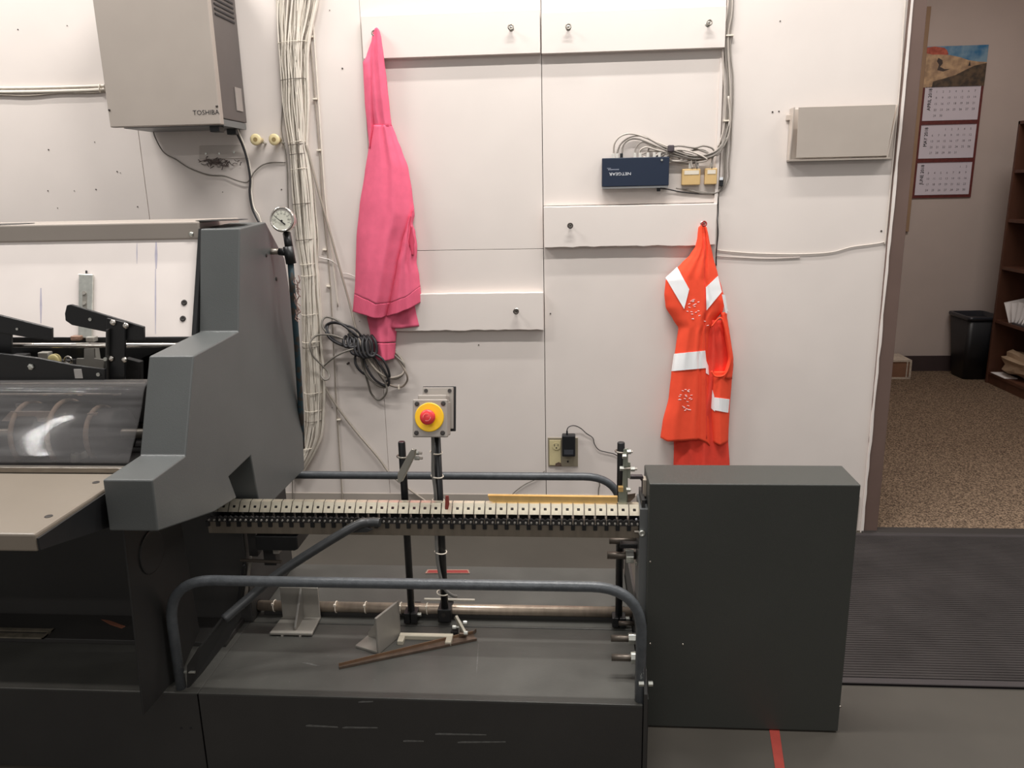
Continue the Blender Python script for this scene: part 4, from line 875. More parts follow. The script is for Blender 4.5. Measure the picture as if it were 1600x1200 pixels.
# ---- pressure gauge on the cover
gy = -.88; gcx = at(441, 345, y=gy)
pg = thing('pressure_gauge', gcx, 'round pressure gauge with pale dial and chrome rim beside the stepped cover', 'gauge')
R0 = .0335
nrm = (0.0, -1, 0.12)
MB().lathe(gcx+Vector((0, .03, 0)), nrm, [(0, R0*.9), (.024, R0), (.030, R0+.001), (.034, R0-.001), (.034, R0-.005), (.031, R0-.005)], 40).build('case', chrome_m, pg, smooth=True)
MB().lathe(gcx+Vector((0, -.0015, 0)), nrm, [(0, R0-.005), (.001, R0-.005)], 40).build('dial', dial_m, pg)
tk = MB()
for i in range(11):
    a = math.radians(225-27*i); d_ = Vector((math.cos(a), 0, math.sin(a))); c = gcx+Vector((0, -.0032, 0)); tk.bar(c+d_*.0235, c+d_*.0265, .0012, .0006)
    text(tk, str(i*10), c+d_*.0195, .0062)
text(tk, 'VACUUM', gcx+Vector((0, -.0032, -.0165)), .004)
tk.build('dial_marks', ink_m, pg)
nd = MB(); c = gcx+Vector((0, -.0042, 0)); nd.ext([c+Vector(( .010, 0, -.0085)), c+Vector((.0075, 0, -.011)), c+Vector((-.0195, 0, .0125)), c+Vector((-.019, 0, .0131))], (0, -.0008, 0)); nd.cyl(c, c+Vector((0, -.002, 0)), .003, 12)
nd.build('needle', ink_m, pg)
MB().cyl(gcx+Vector((.004, .015, -R0)), at(452, 388, y=gy), .011, 14).build('stem', black_m, pg, smooth=True)
MB().cyl(at(450, 385, y=gy), at(455, 412, y=gy), .014, 12).build('elbow', black_m, pg, smooth=True)
MB().cyl(at(413, 393, y=gy), at(437, 393, y=gy), .0085, 16).build('nipple', steel_m, pg, smooth=True)
MB().cyl(at(436, 393, y=gy), at(452, 395, y=gy), .010, 12).build('side_branch', black_m, pg, smooth=True)
tp = tag(MB().tube([at(454, 412, y=gy), at(457, 450, y=gy), at(464, 540, y=gy+.06), at(470, 640, y=gy+.10), at(472, 700, y=gy+.14)], .0085, 12).build('riser_pipe', teal_m, smooth=True), 'chipped teal and black pipe running down from the pressure gauge', 'pipe')
st = MB(); rs = random.Random(6)
for i in range(18):
    p = at(461+rs.uniform(-2, 7), 430+i*3.6, y=gy-.010); st.tube([p, p+Vector((rs.uniform(-.006, .006), -.002, -.012)), p+Vector((rs.uniform(-.008, .008), 0, -.022))], .0016, 5)
tag(st.build('sealant_threads', mat('pinkish_sealant', (150, 124, 116), .8)), 'stringy sealant strands stuck on the teal pipe', 'sealant', kind='stuff')

# ================================================================== DELIVERY STAND (base, rails, conveyor)
dv = thing('delivery_stand', (-.4, -1.1, 0), 'low grey delivery stand with tube rails and a long chain conveyor', 'machine')
zd = .222; yF = -1.436; yR = -.775; xE = .165
MB().box(-.885, xE-.002, yF, -1.125, zd-.004, zd).build('deck_front', deck_m, dv, bevel=.0015)
MB().box(-.885, xE-.002, -1.121, yR, zd-.004, zd-.0008).build('deck_rear', deck_m, dv, bevel=.0015)
MB().box(-3.2, -.8855, yF, yR, zd-.004, zd).build('base_deck', deck_m, tr, bevel=.0015)
MB().box(-.885, xE-.002, yF, yF+.004, 0.0, zd-.004).build('front_panel', pmach, dv, bevel=.001)
MB().box(-3.2, -.8885, yF, yF+.004, 0.0, zd-.004).build('base_front_panel', pmach, tr, bevel=.001)
MB().box(-3.2, -.8885, yR-.004, yR, 0.0, zd-.004).build('base_rear_panel', pmach, tr)
MB().box(-.885, xE-.002, yR-.004, yR, 0, zd-.004).build('rear_panel', pmach, dv)
MB().box(-.885, xE-.002, -1.10, -1.09, 0, zd-.004).build('inner_wall', black_m, dv)
for (px, py) in [(283, 1138), (298, 1138)]:
    c = at(px, py, y=yF-.0008); MB().disc(c, (0, -1, 0), .003, 12).build('screw_hole', ink_m, dv)
m_ = MB()
for (a, b, y1_, y2_) in [(478, 528, 1132, 1137), (535, 590, 1135, 1138), (680, 760, 1145, 1149), (630, 662, 1156, 1159), (715, 790, 1158, 1160), (560, 583, 1095, 1097)]:
    P = ats([(a, y1_+1), (a+6, y1_), (b, y2_-2), (b, y2_), (a, y1_+3)], y=yF-.0004); m_.ext(P, (0, -.0004, 0))
lab(m_.build('scrape_marks', scr_m, dv), 'pale scrape marks on the front')['kind'] = 'stuff'
m_ = MB(); rq = random.Random(9)
for i in range(26):
    px = rq.uniform(330, 760); py = rq.uniform(985, 1085); p = at(px, py, z=zd); m_.box(p.x, p.x+rq.uniform(.002, .007), p.y, p.y+rq.uniform(.001, .004), zd, zd+.0003)
for P in ([(470, 1035), (490, 1040), (500, 1041), (484, 1036)], [(745, 1030), (748, 1000), (747, 1030), (744, 1060)]): m_.ext(ats(P, z=zd), (0, 0, .0003))
o = m_.build('deck_specks', scr_m, dv); o['kind'] = 'stuff'
rl_ = MB(); P = ats([(668, 890), (732, 890), (734, 896), (664, 896)], z=zd+.0005); rl_.ext(P, (0, 0, .0006)); st_ = lab(rl_.build('warning_sticker', mat('sticker_edge', (150, 118, 104), .6), dv), 'red warning sticker on the rear deck edge')
rl_ = MB(); P = ats([(670, 891), (730, 891), (732, 895), (667, 895)], z=zd+.0012); rl_.ext(P, (0, 0, .0004)); rl_.build('sticker_field', mat('sticker_red', (140, 50, 46), .5), st_)
# right end plate
ep = MB(); ep.ext([(xE, yF-.003, 0), (xE, yF-.003, zd+.03), (xE, yF+.03, zd+.07), (xE, -1.26, .33), (xE, -1.16, .33), (xE, -.80, .30), (xE, -.77, 0)], (.008, 0, 0)); lab(ep.build('end_plate', pmach, dv, bevel=.001), 'grey end plate')
for (px, py, yy, L_, r, rn_) in [(990, 998, -1.25, .045, .0085, .014), (990, 1028, -1.33, .048, .0085, .014), (990, 868, -1.12, .05, .010, .021), (985, 845, -1.12, .045, .009, .010), (975, 974, -1.15, .02, .006, .010)]:
    c = at(px, py, y=yy); x2 = xE
    MB().cyl((x2-L_-.02, yy, c.z), (x2+.004, yy, c.z), r, 14).build('stud', mat('thread_steel', (96, 88, 80), .4, metal=.7), dv, smooth=True)
    if rn_ > .0105: MB().cyl((x2-.022, yy, c.z), (x2-.002, yy, c.z), rn_, 6).build('hex_nut', zinc_m, dv, bevel=.001)
cpl = [(1002, 833), (1003, 880), (985, 870)]
# rails
rr_ = .0122; zr = .508
xa_, xb_ = -.935, .158
def rail(y, name, zl, zr_, l):
    P = rounded([(xa_, y, zl), (xa_, y, zr), (xb_, y, zr), (xb_, y, zr_)], .115, 10)
    return lab(MB().tube(P, rr_, 16).build(name, rail_m, dv, smooth=True), l)
rail(-1.418, 'tube_rail', .20, .05, 'front tube rail')
P = rounded([(-.975, -.735, zd), (-.975, -.735, zr), (xb_-.003, -.735, zr), (xb_-.003, -.735, .05)], .115, 10)
lab(MB().tube(P, rr_, 16).build('tube_rail', rail_m, dv, smooth=True), 'rear tube rail')
for (a, b, y, r) in [(998, 1006, -1.436, .006), (1013, 1020, -1.436, .006)]:
    c = at((a+b)/2, 1068, y=y); MB().cyl(at(a, 1068, y=y), at(b, 1068, y=y), r, 6).build('rail_bolt', zinc_m, dv)
c = at(297, 1050, y=-1.42); MB().cyl((c.x-.014, -1.42, c.z), (c.x+.012, -1.42, c.z), .0035, 10).build('rail_bolt', zinc_m, dv)
MB().box(xE+.002, xE+.012, -1.425, -1.35, 0, .23).build('rail_foot_plate', pmach, dv)
# flattened strut running from the conveyor down to the deck corner
P = [Vector((-.475, -1.22, .567)), Vector((-.505, -1.22, .567)), Vector((-.545, -1.24, .560)), at(440, 893, y=-1.29), at(385, 938, y=-1.33), at(350, 968, y=-1.37)]
m_ = MB(); m_.tube(catmull(P, 6), .0115, 14)
strut_m = mat('strut_paint_shaded', (50, 51, 52), .4, noise=.15, scale=50)  # darker than the rails, the strut's shadow is put into its colour
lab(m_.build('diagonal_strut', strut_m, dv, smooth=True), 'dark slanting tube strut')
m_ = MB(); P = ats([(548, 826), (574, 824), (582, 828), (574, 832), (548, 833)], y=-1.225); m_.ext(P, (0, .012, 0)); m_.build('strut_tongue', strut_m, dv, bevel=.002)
m_ = MB(); P = [at(348, 962, y=-1.37), at(374, 940, y=-1.33), at(372, 965, y=-1.33), at(352, 1000, y=-1.36), at(312, 1052, y=-1.40), at(292, 1075, y=-1.425), at(292, 1040, y=-1.425), at(310, 1012, y=-1.41)]
m_.ext(P, (.006, .004, 0)); lab(m_.build('corner_gusset', mat('black_guard', (30, 29, 28), .5), dv), 'dark plate at the foot of the strut')
# lower round shaft and clamps
ysf = -1.078; zsf = at(620, 950, y=-1.078).z
MB().cyl((-.885, ysf, zsf), (xE+.02, ysf, zsf), .0145, 24).build('round_shaft', mat('aged_steel', (170, 154, 138), .32, metal=.6, noise=.15, scale=20, stretch=(3, 1, 1)), dv, smooth=True)
MB().cyl((-.90, ysf, zsf), (-.875, ysf, zsf), .017, 20).build('shaft_collar', inner_m, dv)
for px in (430, 526, 572, 627, 668):
    x_ = at(px, 950, y=ysf).x; MB().torus((x_, ysf, zsf), (1, 0, .05), .0155, .0016, 20, 5).build('cable_tie', tie_m, dv, smooth=True)
    MB().box(x_-.003, x_+.003, ysf-.018, ysf-.012, zsf+.010, zsf+.016).build('tie_head', tie_m, dv)
MB().cyl((-.86, ysf+.025, zsf-.020), (xE, ysf+.025, zsf-.020), .006, 10).build('thin_shaft', black_m, dv, smooth=True)
MB().box(-.86, .15, ysf-.004, ysf+.02, zd-.0005, zd+.012).build('shaft_channel', pmach, dv, bevel=.001)
def clamp(x, name='clamp_block', top=.30, lo=.228):
    m_ = MB(); m_.box(x-.018, x-.001, ysf-.046, ysf+.02, lo, top); m_.box(x+.001, x+.018, ysf-.046, ysf+.02, lo, top); return m_.build(name, black_m, dv, bevel=.0015)
yr_ = ysf-.026
xL_ = at(642, 940, y=yr_).x; xR_ = at(967, 940, y=yr_).x; xM_ = at(694, 930, y=yr_).x
clamp(xL_, top=zsf+.010); clamp(xR_, top=zsf+.008)
for x, zt2 in ((xL_, at(632, 690, y=yr_).z), (xR_, at(967, 691, y=yr_).z)):
    m_ = MB(); m_.lathe((x, yr_, .245), (0, 0, 1), [(0, .0095), (zt2-.245-.002, .0095), (zt2-.245, .0085)], 20); lab(m_.build('upright_rod', black_m, dv, smooth=True), 'black upright rod')
for x in (xL_, xR_): MB().cyl((x+.014, ysf-.03, .247), (x+.028, ysf-.03, .247), .0055, 6).build('clamp_bolt', zinc_m, dv)
m_ = MB(); m_.cyl((at(658, 942, y=-1.115).x, -1.07, zsf+.024), (at(742, 942, y=-1.07).x, -1.07, zsf+.024), .0035, 8); lab(m_.build('cross_pin', mat('pale_pin', (190, 182, 168), .5), dv), 'pale pin')

# bracket on left rod
p0 = at(650, 708, y=-1.178); p1 = at(625, 748, y=-1.178)
br = MB(); br.ext([at(*q, y=-1.18) for q in ((639, 707), (643, 702), (648, 703), (647, 712), (627, 753), (621, 754), (621, 740))], (.004, .006, 0)); br.build('guide_bracket', mat('dull_zinc', (172, 168, 158), .4, metal=.6), dv, bevel=.001)
MB().torus((xL_, yr_, at(634, 713, y=yr_).z), (.1, 0, 1), .0135, .0026, 20, 8, 90, 330).build('u_bolt', steel_m, dv, smooth=True)
for (px, py) in [(647, 708), (648, 716)]:
    c = at(px, py, y=-1.17); MB().cyl(c, c+Vector((.012, 0, 0)), .0055, 6).build('hex_nut', zinc_m, dv); MB().cyl(c, c+Vector((.02, 0, 0)), .003, 8).build('bolt', steel_m, dv)
# bracket on right rod
m_ = MB(); m_.ext(ats([(974, 702), (980, 701), (979, 786), (966, 786), (966, 770), (972, 765)], y=-1.155), (.003, .004, 0)); lab(m_.build('guide_bracket', mat('greenish_zinc', (150, 154, 140), .4, metal=.5), dv, bevel=.0005), 'greenish zinc bracket')
m_ = MB(); m_.ext(ats([(979, 722), (985, 723), (985, 748), (978, 746)], y=-1.150), (0, .004, 0)); m_.build('bracket_tab', mat('greenish_zinc', (150, 154, 140), .4), dv)
MB().torus((xR_, yr_, at(966, 705, y=yr_).z), (.05, 0, 1), .0135, .0026, 20, 8, 60, 330).build('u_bolt', steel_m, dv, smooth=True)
for (px, py, l2) in [(971, 732, .026), (982, 706, .010), (988, 733, .012), (981, 765, .008), (975, 713, .004)]:
    c = at(px, py, y=-1.16); MB().cyl(c+Vector((-.004, 0, 0)), c+Vector((.006, 0, 0)), .0065, 6).build('hex_nut', zinc_m, dv); MB().cyl(c, c+Vector((l2, 0, 0)), .003, 8).build('bolt', steel_m, dv)
m_ = MB(); m_.ext(ats([(984, 744), (1004, 744), (1008, 752), (1008, 780), (1003, 780), (1003, 753), (1000, 749), (984, 749)], y=-1.14), (0, .014, 0)); lab(m_.build('offset_bracket', mat('brown_black', (56, 48, 50), .5), dv, bevel=.001), 'dark offset bracket')
c0 = at(1005, 750, y=-1.15); c1 = at(1014, 776, y=-1.15)
MB().box(c0.x, c1.x, -1.15, -1.12, c1.z, c0.z).build('sensor_block', mat('beige_sensor', (168, 156, 142), .5), dv, bevel=.001)
MB().box(c0.x-.002, c1.x, -1.165, -1.13, c1.z-.035, c1.z-.002).build('connector_block', black_m, dv, bevel=.002)
# brass block on the bracket
c = at(970, 764, y=-1.165); MB().box(c.x-.006, c.x+.006, -1.167, -1.155, c.z-.007, c.z+.005).build('brass_block', brass_m, dv)
# conveyor
cv = lab(MB().box(-.94, xE+.024, -1.185, -1.135, .516, .551).build('conveyor_beam', oil_m, dv, bevel=.002), 'brown steel beam under the chain')
pitch = .02775; xs0 = at(1001, 795, y=-1.17).x
# one pusher plate: tilted square face with a punched square hole, small top lip and side lip
def link_mesh():
    w = pitch-.0022; F0 = Vector((0, -1.184, at(700, 803, y=-1.184).z)); F1 = Vector((0, -1.166, at(700, 786, y=-1.166).z)); t = Vector((0, .0012, -.0009))
    up_ = F1-F0; L = w/2; mb = MB(); h = .0036
    def P(u, v): return F0+up_*v+Vector((u, 0, 0))
    a, b_ = .40, .63
    for (u0, u1, v0, v1) in [(-L, L, 0, a), (-L, L, b_, 1), (-L, -h, a, b_), (h, L, a, b_)]:
        mb.ext([P(u0, v0), P(u1, v0), P(u1, v1), P(u0, v1)], t)
    mb.ext([P(-L, 1), P(L, 1), P(L, 1)+Vector((0, .014, .001)), P(-L, 1)+Vector((0, .014, .001))], (0, 0, -.0012))
    mb.ext([P(-L, .0), P(-L, 1), P(-L, 1)+Vector((0, .012, .0)), P(-L, 0)+Vector((0, .02, 0))], (.0010, 0, 0))
    return mb
first = None; n_links = 40
links = []
for i in range(n_links+1):
    x = xs0+.012-i*pitch
    if first is None:
        first = link_mesh().build('chain_plate', nick_m, cv)
        first.location.x += x; WO[first.name] = world_of(first)+Vector((x, 0, 0)); links.append(first); base = first.location.x-x
    else:
        c = first.copy(); c.location.x = base+x; C.objects.link(c); links.append(c)
hb = None
for i in range(n_links+1):     # dark backing seen through the punched holes, and roller chain below
    x = xs0+.012-i*pitch
    mbk = MB()
    if hb is None:
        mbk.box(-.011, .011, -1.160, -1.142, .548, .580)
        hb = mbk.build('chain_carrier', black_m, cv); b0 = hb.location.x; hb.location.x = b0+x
        rm = MB(); rm.ext([(-.0125, -1.190, .551), (.0125, -1.190, .551), (.0125, -1.190, .565), (.006, -1.190, .567), (0, -1.190, .563), (-.006, -1.190, .567), (-.0125, -1.190, .565)], (0, .006, 0)); ro = rm.build('chain_side_plate', inner_m, cv); r0 = ro.location.x; ro.location.x = r0+x
        pm_ = MB(); pm_.cyl((-.007, -1.194, .5575), (-.007, -1.188, .5575), .0024, 8).cyl((.007, -1.194, .5575), (.007, -1.188, .5575), .0026, 8); po = pm_.build('chain_pins', cast_m, cv); q0 = po.location.x; po.location.x = q0+x
        tm = MB().box(-.0048, .0048, -1.1905, -1.1855, .538, .552); to = tm.build('chain_tab', black_m, cv); t0 = to.location.x; to.location.x = t0+x-pitch/2
    else:
        for (src, b_, dx) in ((hb, b0, 0), (ro, r0, 0), (po, q0, 0), (to, t0, -pitch/2)):
            c = src.copy(); c.location.x = b_+x+dx; C.objects.link(c)
rd = MB(); c = at(698, 785, y=-1.185); rd.ext(ats([(696, 775), (701, 775), (702, 788), (700, 796), (695, 795)], y=-1.19), (0, .003, 0)); lab(rd.build('red_tag', mat('faded_red', (150, 66, 56), .6), dv), 'small faded red tag on the chain')
# parts under the left end of the chain
blk = at(405, 830, y=-1.16); b2 = at(472, 853, y=-1.16)
m_ = MB(); m_.ext([(blk.x, -1.19, .512), (b2.x, -1.19, .512), (b2.x, -1.19, .477), (b2.x-.01, -1.19, .472), (blk.x, -1.19, .472)], (0, .09, 0)); lab(m_.build('drive_block', black_m, dv, bevel=.002), 'black block under the chain end')
for (a, b, y, m) in [((385, 830), (403, 870), -1.13, inner_m), ((410, 855), (432, 884), -1.13, inner_m), ((425, 852), (436, 866), -1.16, cast_m)]:
    p, q = at(*a, y=y), at(*b, y=y); MB().box(p.x, q.x, y, y+.03, q.z, p.z).build('valve_body', m, dv, bevel=.002)
MB().cyl(at(376, 875, y=-1.17), at(440, 878, y=-1.17), .0045, 10).build('adjusting_rod', mat('thread_steel', (96, 88, 80), .4, metal=.7), dv)
for pts in ([(392, 870), (388, 900), (384, 930), (380, 950)], [(382, 880), (376, 915), (372, 940), (360, 960)]): pxtube(pts, -1.15, .0045, n=8).build('air_hose', greyc_m if pts[0][0] > 390 else black_m, dv, smooth=True)
# parts at the right end near the housing
for (a, b, y, m, nm) in [((1001, 836), (1014, 868), -1.17, black_m, 'support_lug'), ((996, 868), (1005, 882), -1.19, None, ''), ((969, 850), (1003, 858), -1.15, black_m, 'support_pin'), ((979, 835), (984, 868), -1.05, pmach, 'rear_bracket')]:
    if not m: continue
    p, q = at(*a, y=y), at(*b, y=y); MB().box(p.x, q.x, y, y+.02, q.z, p.z).build(nm, m, dv, bevel=.002)
c = at(1003, 832, y=-1.20); MB().lathe(c, (0, -1, 0), [(0, .008), (.008, .008), (.008, .004), (.004, .003)], 14).build('cap_screw', zinc_m, dv, smooth=True)
MB().cyl(c+Vector((-.018, .004, 0)), c+Vector((-.004, .004, 0)), .0028, 8).build('set_screw', steel_m, dv)
for (px, py) in [(994, 811), (1003, 811)]: MB().lathe(at(px, py, y=-1.19), (0, -1, 0), [(0, .0025), (.002, .0025)], 10).build('bright_pin', winkm, dv)
c = at(994, 880, y=-1.15); MB().lathe(c, (0, -1, 0), [(0, .004), (.006, .004)], 10).build('screw', zinc_m, dv)
MB().box(xE+.010, xE+.018, -1.19, -1.10, .0, .62).build('mounting_plate', pmach, dv)

# ================================================================== DRIVE HOUSING (right box)
dh = thing('drive_housing', (.434, -1.155, 0), 'tall dark grey sheet-metal housing at the right end of the conveyor', 'machine housing')
MB().box(.189, .6815, -1.223, -1.089, .004, .6765).build('shell', paint_m if 0 else mat('housing_paint', (60, 61, 57), .45, noise=.05, scale=5, bump=.12, bscale=400), dh, bevel=.0025)
for (px, py) in [(1016, 878), (1016, 1006), (1067, 1007), (1313, 1104)]:
    c = at(px, py, y=-1.223); MB().lathe(c, (0, -1, 0), [(0, .0028), (.0015, .002)], 10).build('screw', steel_m, dh)
MB().box(.170, .189, -1.20, -1.10, .25, .60).build('spacer_strip', mat('dull_grey_metal', (120, 122, 122), .4, metal=.5), dh)

# ================================================================== EMERGENCY STOP
es = thing('emergency_stop', (xM_, yr_, .26), 'grey emergency stop box with red button on a black post', 'emergency stop')
zt2 = at(690, 690, y=-1.15).z
MB().cyl((xM_, yr_, .26), (xM_, yr_, zt2+.01), .0098, 20).build('post', black_m, es, smooth=True)
m_ = MB(); m_.box(xM_-.018, xM_+.018, ysf-.040, ysf+.02, zsf-.018, zsf+.020); m_.build('post_clamp', black_m, es, bevel=.002)
MB().cyl((xM_-.002, ysf-.041, zsf+.004), (xM_-.002, ysf-.038, zsf+.004), .006, 10).build('socket_screw', mat('dark_screw', (66, 62, 60), .4, metal=.5), es)
MB().box(xM_-.016, xM_+.016, ysf-.034, ysf+.014, zd+.014, zsf-.018).build('lower_clamp', black_m, es)
ye = -1.19
a = at(643, 625, y=ye); b = at(700, 682, y=ye); fx0, fx1, fz0, fz1 = a.x, b.x, b.z, a.z
cxx_ = Vector(((fx0+fx1)/2, ye, (fz0+fz1)/2))
XF = Matrix.Translation(cxx_) @ Matrix.Rotation(math.radians(-17), 4, 'X') @ Matrix.Translation(-cxx_)
MB().box(fx0, fx1, ye, ye+.022, fz0, fz1).build('lid', greyp_m, es, bevel=.003, seg=3)
MB().box(fx0+.004, fx1-.003, ye+.022, ye+.075, fz0+.004, fz1-.004).build('enclosure', greyp_m, es, bevel=.003, seg=3)
MB().box(fx0+.008, fx1-.006, ye+.022, ye+.075, fz1-.006, fz1+.012).build('enclosure_step', greyp_m, es, bevel=.003)
MB().box(fx0+.010, fx1+.003, ye+.075, ye+.088, fz0+.020, fz1+.033).build('mounting_flange', greyp_m, es, bevel=.002)
MB().box(fx0+.008, fx1+.008, ye+.088, ye+.094, fz0+.014, fz1+.036).build('gasket', black_m, es, bevel=.002)
for (sx, sz) in ((fx0+.011, fz1-.011), (fx1-.010, fz1-.010), (fx0+.010, fz0+.011), (fx1-.011, fz0+.011)):
    MB().lathe((sx, ye, sz), (0, -1, 0), [(0, .0058), (.0012, .0058), (.002, .004)], 16).build('lid_screw', mat('dark_screw', (66, 62, 60), .4, metal=.5), es)
for sx in (fx0+.019, fx1-.006): MB().lathe((sx, ye+.075, fz1+.024), (0, -1, 0), [(0, .005), (.0015, .005)], 14).build('flange_screw', mat('dark_screw', (66, 62, 60), .4), es)
yc_ = at(671, 652, y=ye); rc_ = at(668, 649, y=ye-.03)
MB().lathe(yc_, (0, -1, 0), [(0, .0355), (.003, .0355), (.004, .034), (.004, .012)], 40).build('yellow_disc', yellow_m, es, smooth=False)
bx_ = yc_
mbn = MB().lathe(bx_+Vector((0, -.004, 0)), (0, -1, 0), [(0, .012), (.012, .012), (.014, .0180), (.022, .0188), (.027, .0178), (.030, .0140), (.031, .0001)], 32)
mush = lab(mbn.build('mushroom_button', red_m, es, smooth=True), 'red mushroom push button')
ar = MB(); c = bx_+Vector((0, -.0362, 0)); ar.torus(c, (0, -1, 0), .009, .0006, 14, 4, 20, 140); ar.torus(c, (0, -1, 0), .009, .0006, 14, 4, 200, 320); ar.build('turn_arrows', mat('arrow_pink', (240, 170, 160), .5), mush)
XF = None
MB().cyl((xM_-.010, yr_-.005, fz0-.012), (xM_-.010, yr_-.005, fz0+.004), .010, 12).build('cable_gland', blackp_m, es)
P = [Vector((xM_-.010, yr_-.006, fz0-.008)), Vector((xM_-.008, yr_-.014, fz0-.03)), Vector((xM_-.010, yr_-.015, .70)), Vector((xM_-.012, yr_-.013, .66)), Vector((xM_-.008, yr_-.014, .60)), Vector((xM_-.012, yr_-.010, .50)), Vector((xM_-.012, yr_-.012, .42)), Vector((xM_-.004, yr_-.014, .36)), Vector((xM_+.004, yr_-.012, .33)), Vector((xM_+.02, yr_, .305)), Vector((xM_+.03, yr_+.02, .29))]
MB().tube(catmull(P, 6), .0044, 10).build('cable', mat('control_cable', (118, 116, 112), .5), es, smooth=True)
for py in (706, 743, 781, 861, 925):
    z_ = at(689, py, y=yr_).z; MB().torus((xM_-.003, yr_-.003, z_), (.12, 0, 1), .0155, .0018, 20, 6).build('cable_tie', tie_m, es, smooth=True)

# ================================================================== LOOSE ITEMS
# brass guide strip on the conveyor
gs = thing('brass_strip', at(870, 785, y=-1.13), 'bright brass guide strip lying along the top of the chain', 'guide strip')
P = ats([(762, 775), (766, 774), (965, 777), (965, 786), (775, 786), (765, 783)], y=-1.160)
for p in P: p.y += (p.z-.60)*.10
m_ = MB(); m_.ext(P, (0, .0015, 0)); m_.build('side_flange', brass_m, gs)
P2 = ats([(762, 774.5), (965, 777)], y=-1.160); m_ = MB(); m_.ext([P2[0], P2[1], P2[1]+Vector((0, .012, 0)), P2[0]+Vector((0, .012, 0))], (0, 0, -.0012)); m_.build('top_flange', brass_m, gs)
P = ats([(978, 773), (993, 771), (992, 777), (985, 784), (977, 786)], y=-1.15); m_ = MB(); m_.ext(P, (0, .002, 0)); lab(m_.build('strip_tail', rust_m, gs), 'brown tail of the strip')
# brown channel strip on the deck
a, b = at(530, 1044, z=zd), at(742, 996, z=zd)
cs = thing('channel_strip', (a+b)/2, 'long tarnished brass channel strip lying slanted on the deck', 'guide strip')
d_ = (b-a).normalized(); s_ = Vector((-d_.y, d_.x, 0))
def wdt(t): return .008+.016*t
for nm, w0, w1, zt3 in (('floor_flange', -1, 1, .0015), ('upper_edge', .9, 1.05, .009), ('lower_edge', -1.05, -.9, .006)):
    m_ = MB(); P = []
    for t_, off in ((0, 0), (1, 0)):
        c = a.lerp(b, t_); P.append((c+s_*wdt(t_)*w0*.7, c+s_*wdt(t_)*w1*.7))
    m_.ext([P[0][0]+Vector((0, 0, .001)), P[1][0]+Vector((0, 0, .001)), P[1][1]+Vector((0, 0, .001)), P[0][1]+Vector((0, 0, .001))], (0, 0, zt3)); m_.build(nm, rust_m if nm != 'upper_edge' else mat('worn_brass_edge', (150, 122, 98), .4, metal=.6), cs)
m_ = MB(); e0 = b+s_*.014; m_.ext([e0+Vector((0, 0, .001)), e0+d_*.012+s_*.010+Vector((0, 0, .001)), e0+d_*.012+s_*.012+Vector((0, 0, .010)), e0+Vector((0, 0, .010))], (-s_*.0015)); m_.build('curled_tip', rust_m, cs)
hc = thing('hinged_clamp', at(718, 985, z=zd), 'small steel clamp arm with bolts on the channel strip', 'clamp')
m_ = MB(); m_.bar(at(712, 963, z=zd+.045), at(727, 990, z=zd+.014), .008, .010, (0, 0, 1)); m_.build('arm', mat('pale_bar', (176, 170, 156), .4, metal=.5), hc, bevel=.001)
m_ = MB(); c = at(712, 983, z=zd+.012); m_.box(c.x-.012, c.x+.006, c.y-.012, c.y+.012, zd, zd+.012); m_.build('base', inner_m, hc, bevel=.002)
m_ = MB(); c = at(724, 990, z=zd+.01); m_.box(c.x-.010, c.x+.010, c.y-.010, c.y+.012, zd+.0105, zd+.016); m_.build('pad', rust_m, hc, bevel=.001)
for (px, py, h) in [(710, 980, .022), (715, 979, .020), (727, 973, .03), (728, 989, .022)]:
    c = at(px, py, z=zd+h); MB().cyl(c+Vector((-.005, 0, 0)), c+Vector((.005, 0, 0)), .0058, 8).build('bolt', zinc_m, hc)
# u-shaped handle lying flat
a, b = at(629, 992, z=zd+.008), at(704, 992.5, z=zd+.008)
uh = tag(MB().box(a.x-.007, b.x+.007, a.y-.010, a.y+.006, zd, zd+.012).box(a.x-.007, a.x+.009, a.y-.036, a.y-.010, zd, zd+.012).box(b.x-.009, b.x+.007, a.y-.036, a.y-.010, zd, zd+.012).build('bail_handle', mat('cream_metal', (186, 178, 160), .45), bevel=.0015), 'cream U-shaped metal handle lying flat on the deck', 'handle')
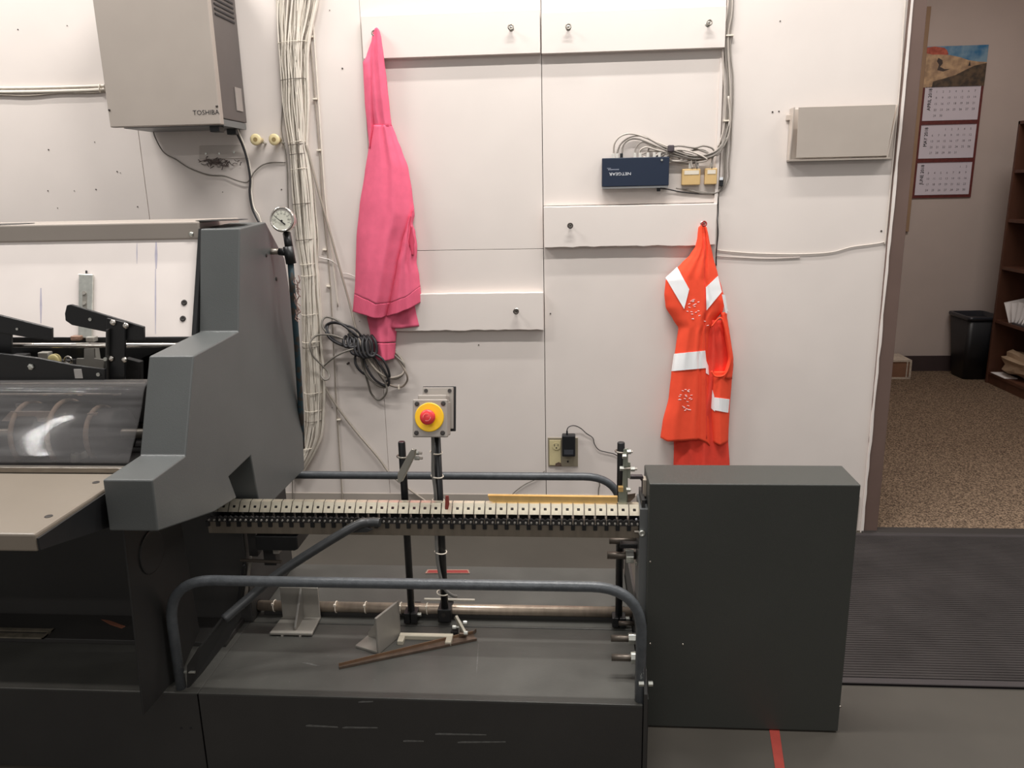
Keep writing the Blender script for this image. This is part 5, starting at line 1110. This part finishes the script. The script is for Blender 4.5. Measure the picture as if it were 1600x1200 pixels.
# angle bracket facing the viewer
b1 = thing('angle_bracket', at(463, 985, z=zd), 'cast steel angle bracket with central web standing upright at the left', 'bracket')
yb_ = -1.110; yf_ = -1.19; xl, xr2 = -.797, -.690; zt4 = at(467, 918, y=yb_).z
MB().box(xl, xr2, yb_, yb_+.007, zd+.004, zt4).build('back_plate', cast_m, b1, bevel=.002)
m_ = MB(); m_.ext([(xl-.001, yb_, zd+.004), (xr2, yb_, zd+.004), (xr2+.003, yf_, zd+.004), (xl-.006, yf_, zd+.004)], (0, 0, .007)); m_.build('base_plate', cast_m, b1, bevel=.0015)
xm = (xl+xr2)/2+.003
m_ = MB(); m_.ext([(xm, yb_, zt4-.002), (xm, yb_, zd+.011), (xm-.0, yf_+.014, zd+.011), (xm, yf_+.014, zd+.020)], (.006, 0, 0)); m_.build('web', mat('bright_cast_edge', (150, 146, 140), .4, metal=.6), b1, bevel=.001)
for x in (xl+.028, xr2-.03): MB().box(x-.003, x+.003, yf_-.002, yf_+.01, zd, zd+.004).build('foot', cast_m, b1)
# turned angle bracket
P1, P2_ = at(592, 1023, z=zd), at(627, 993, z=zd)
b2_ = thing('angle_bracket', (P1+P2_)/2, 'grey angle bracket turned sideways in the middle of the deck', 'bracket')
dr = (P2_-P1); h_ = .103
zt5 = zd+h_
m_ = MB(); nn = Vector((dr.y, -dr.x, 0)).normalized()
m_.ext([P1, P2_, P2_+Vector((0, 0, h_)), P1+Vector((0, 0, h_))], -nn*.007); m_.build('upright_plate', cast_m, b2_, bevel=.002)
q_ = at(555, 1012, z=zd); lv = (q_-P1)
m_ = MB(); m_.ext([P1-nn*.007, P2_-nn*.007, P2_+lv, P1+lv], (0, 0, .007)); m_.build('base_plate', cast_m, b2_, bevel=.0015)
mid = P1+dr*.5-nn*.007
m_ = MB(); m_.ext([mid+Vector((0, 0, .007)), mid+lv*.85+Vector((0, 0, .007)), mid+lv*.85+Vector((0, 0, .018)), mid+Vector((0, 0, h_*.97))], dr.normalized()*.006); m_.build('web', cast_m, b2_, bevel=.001)
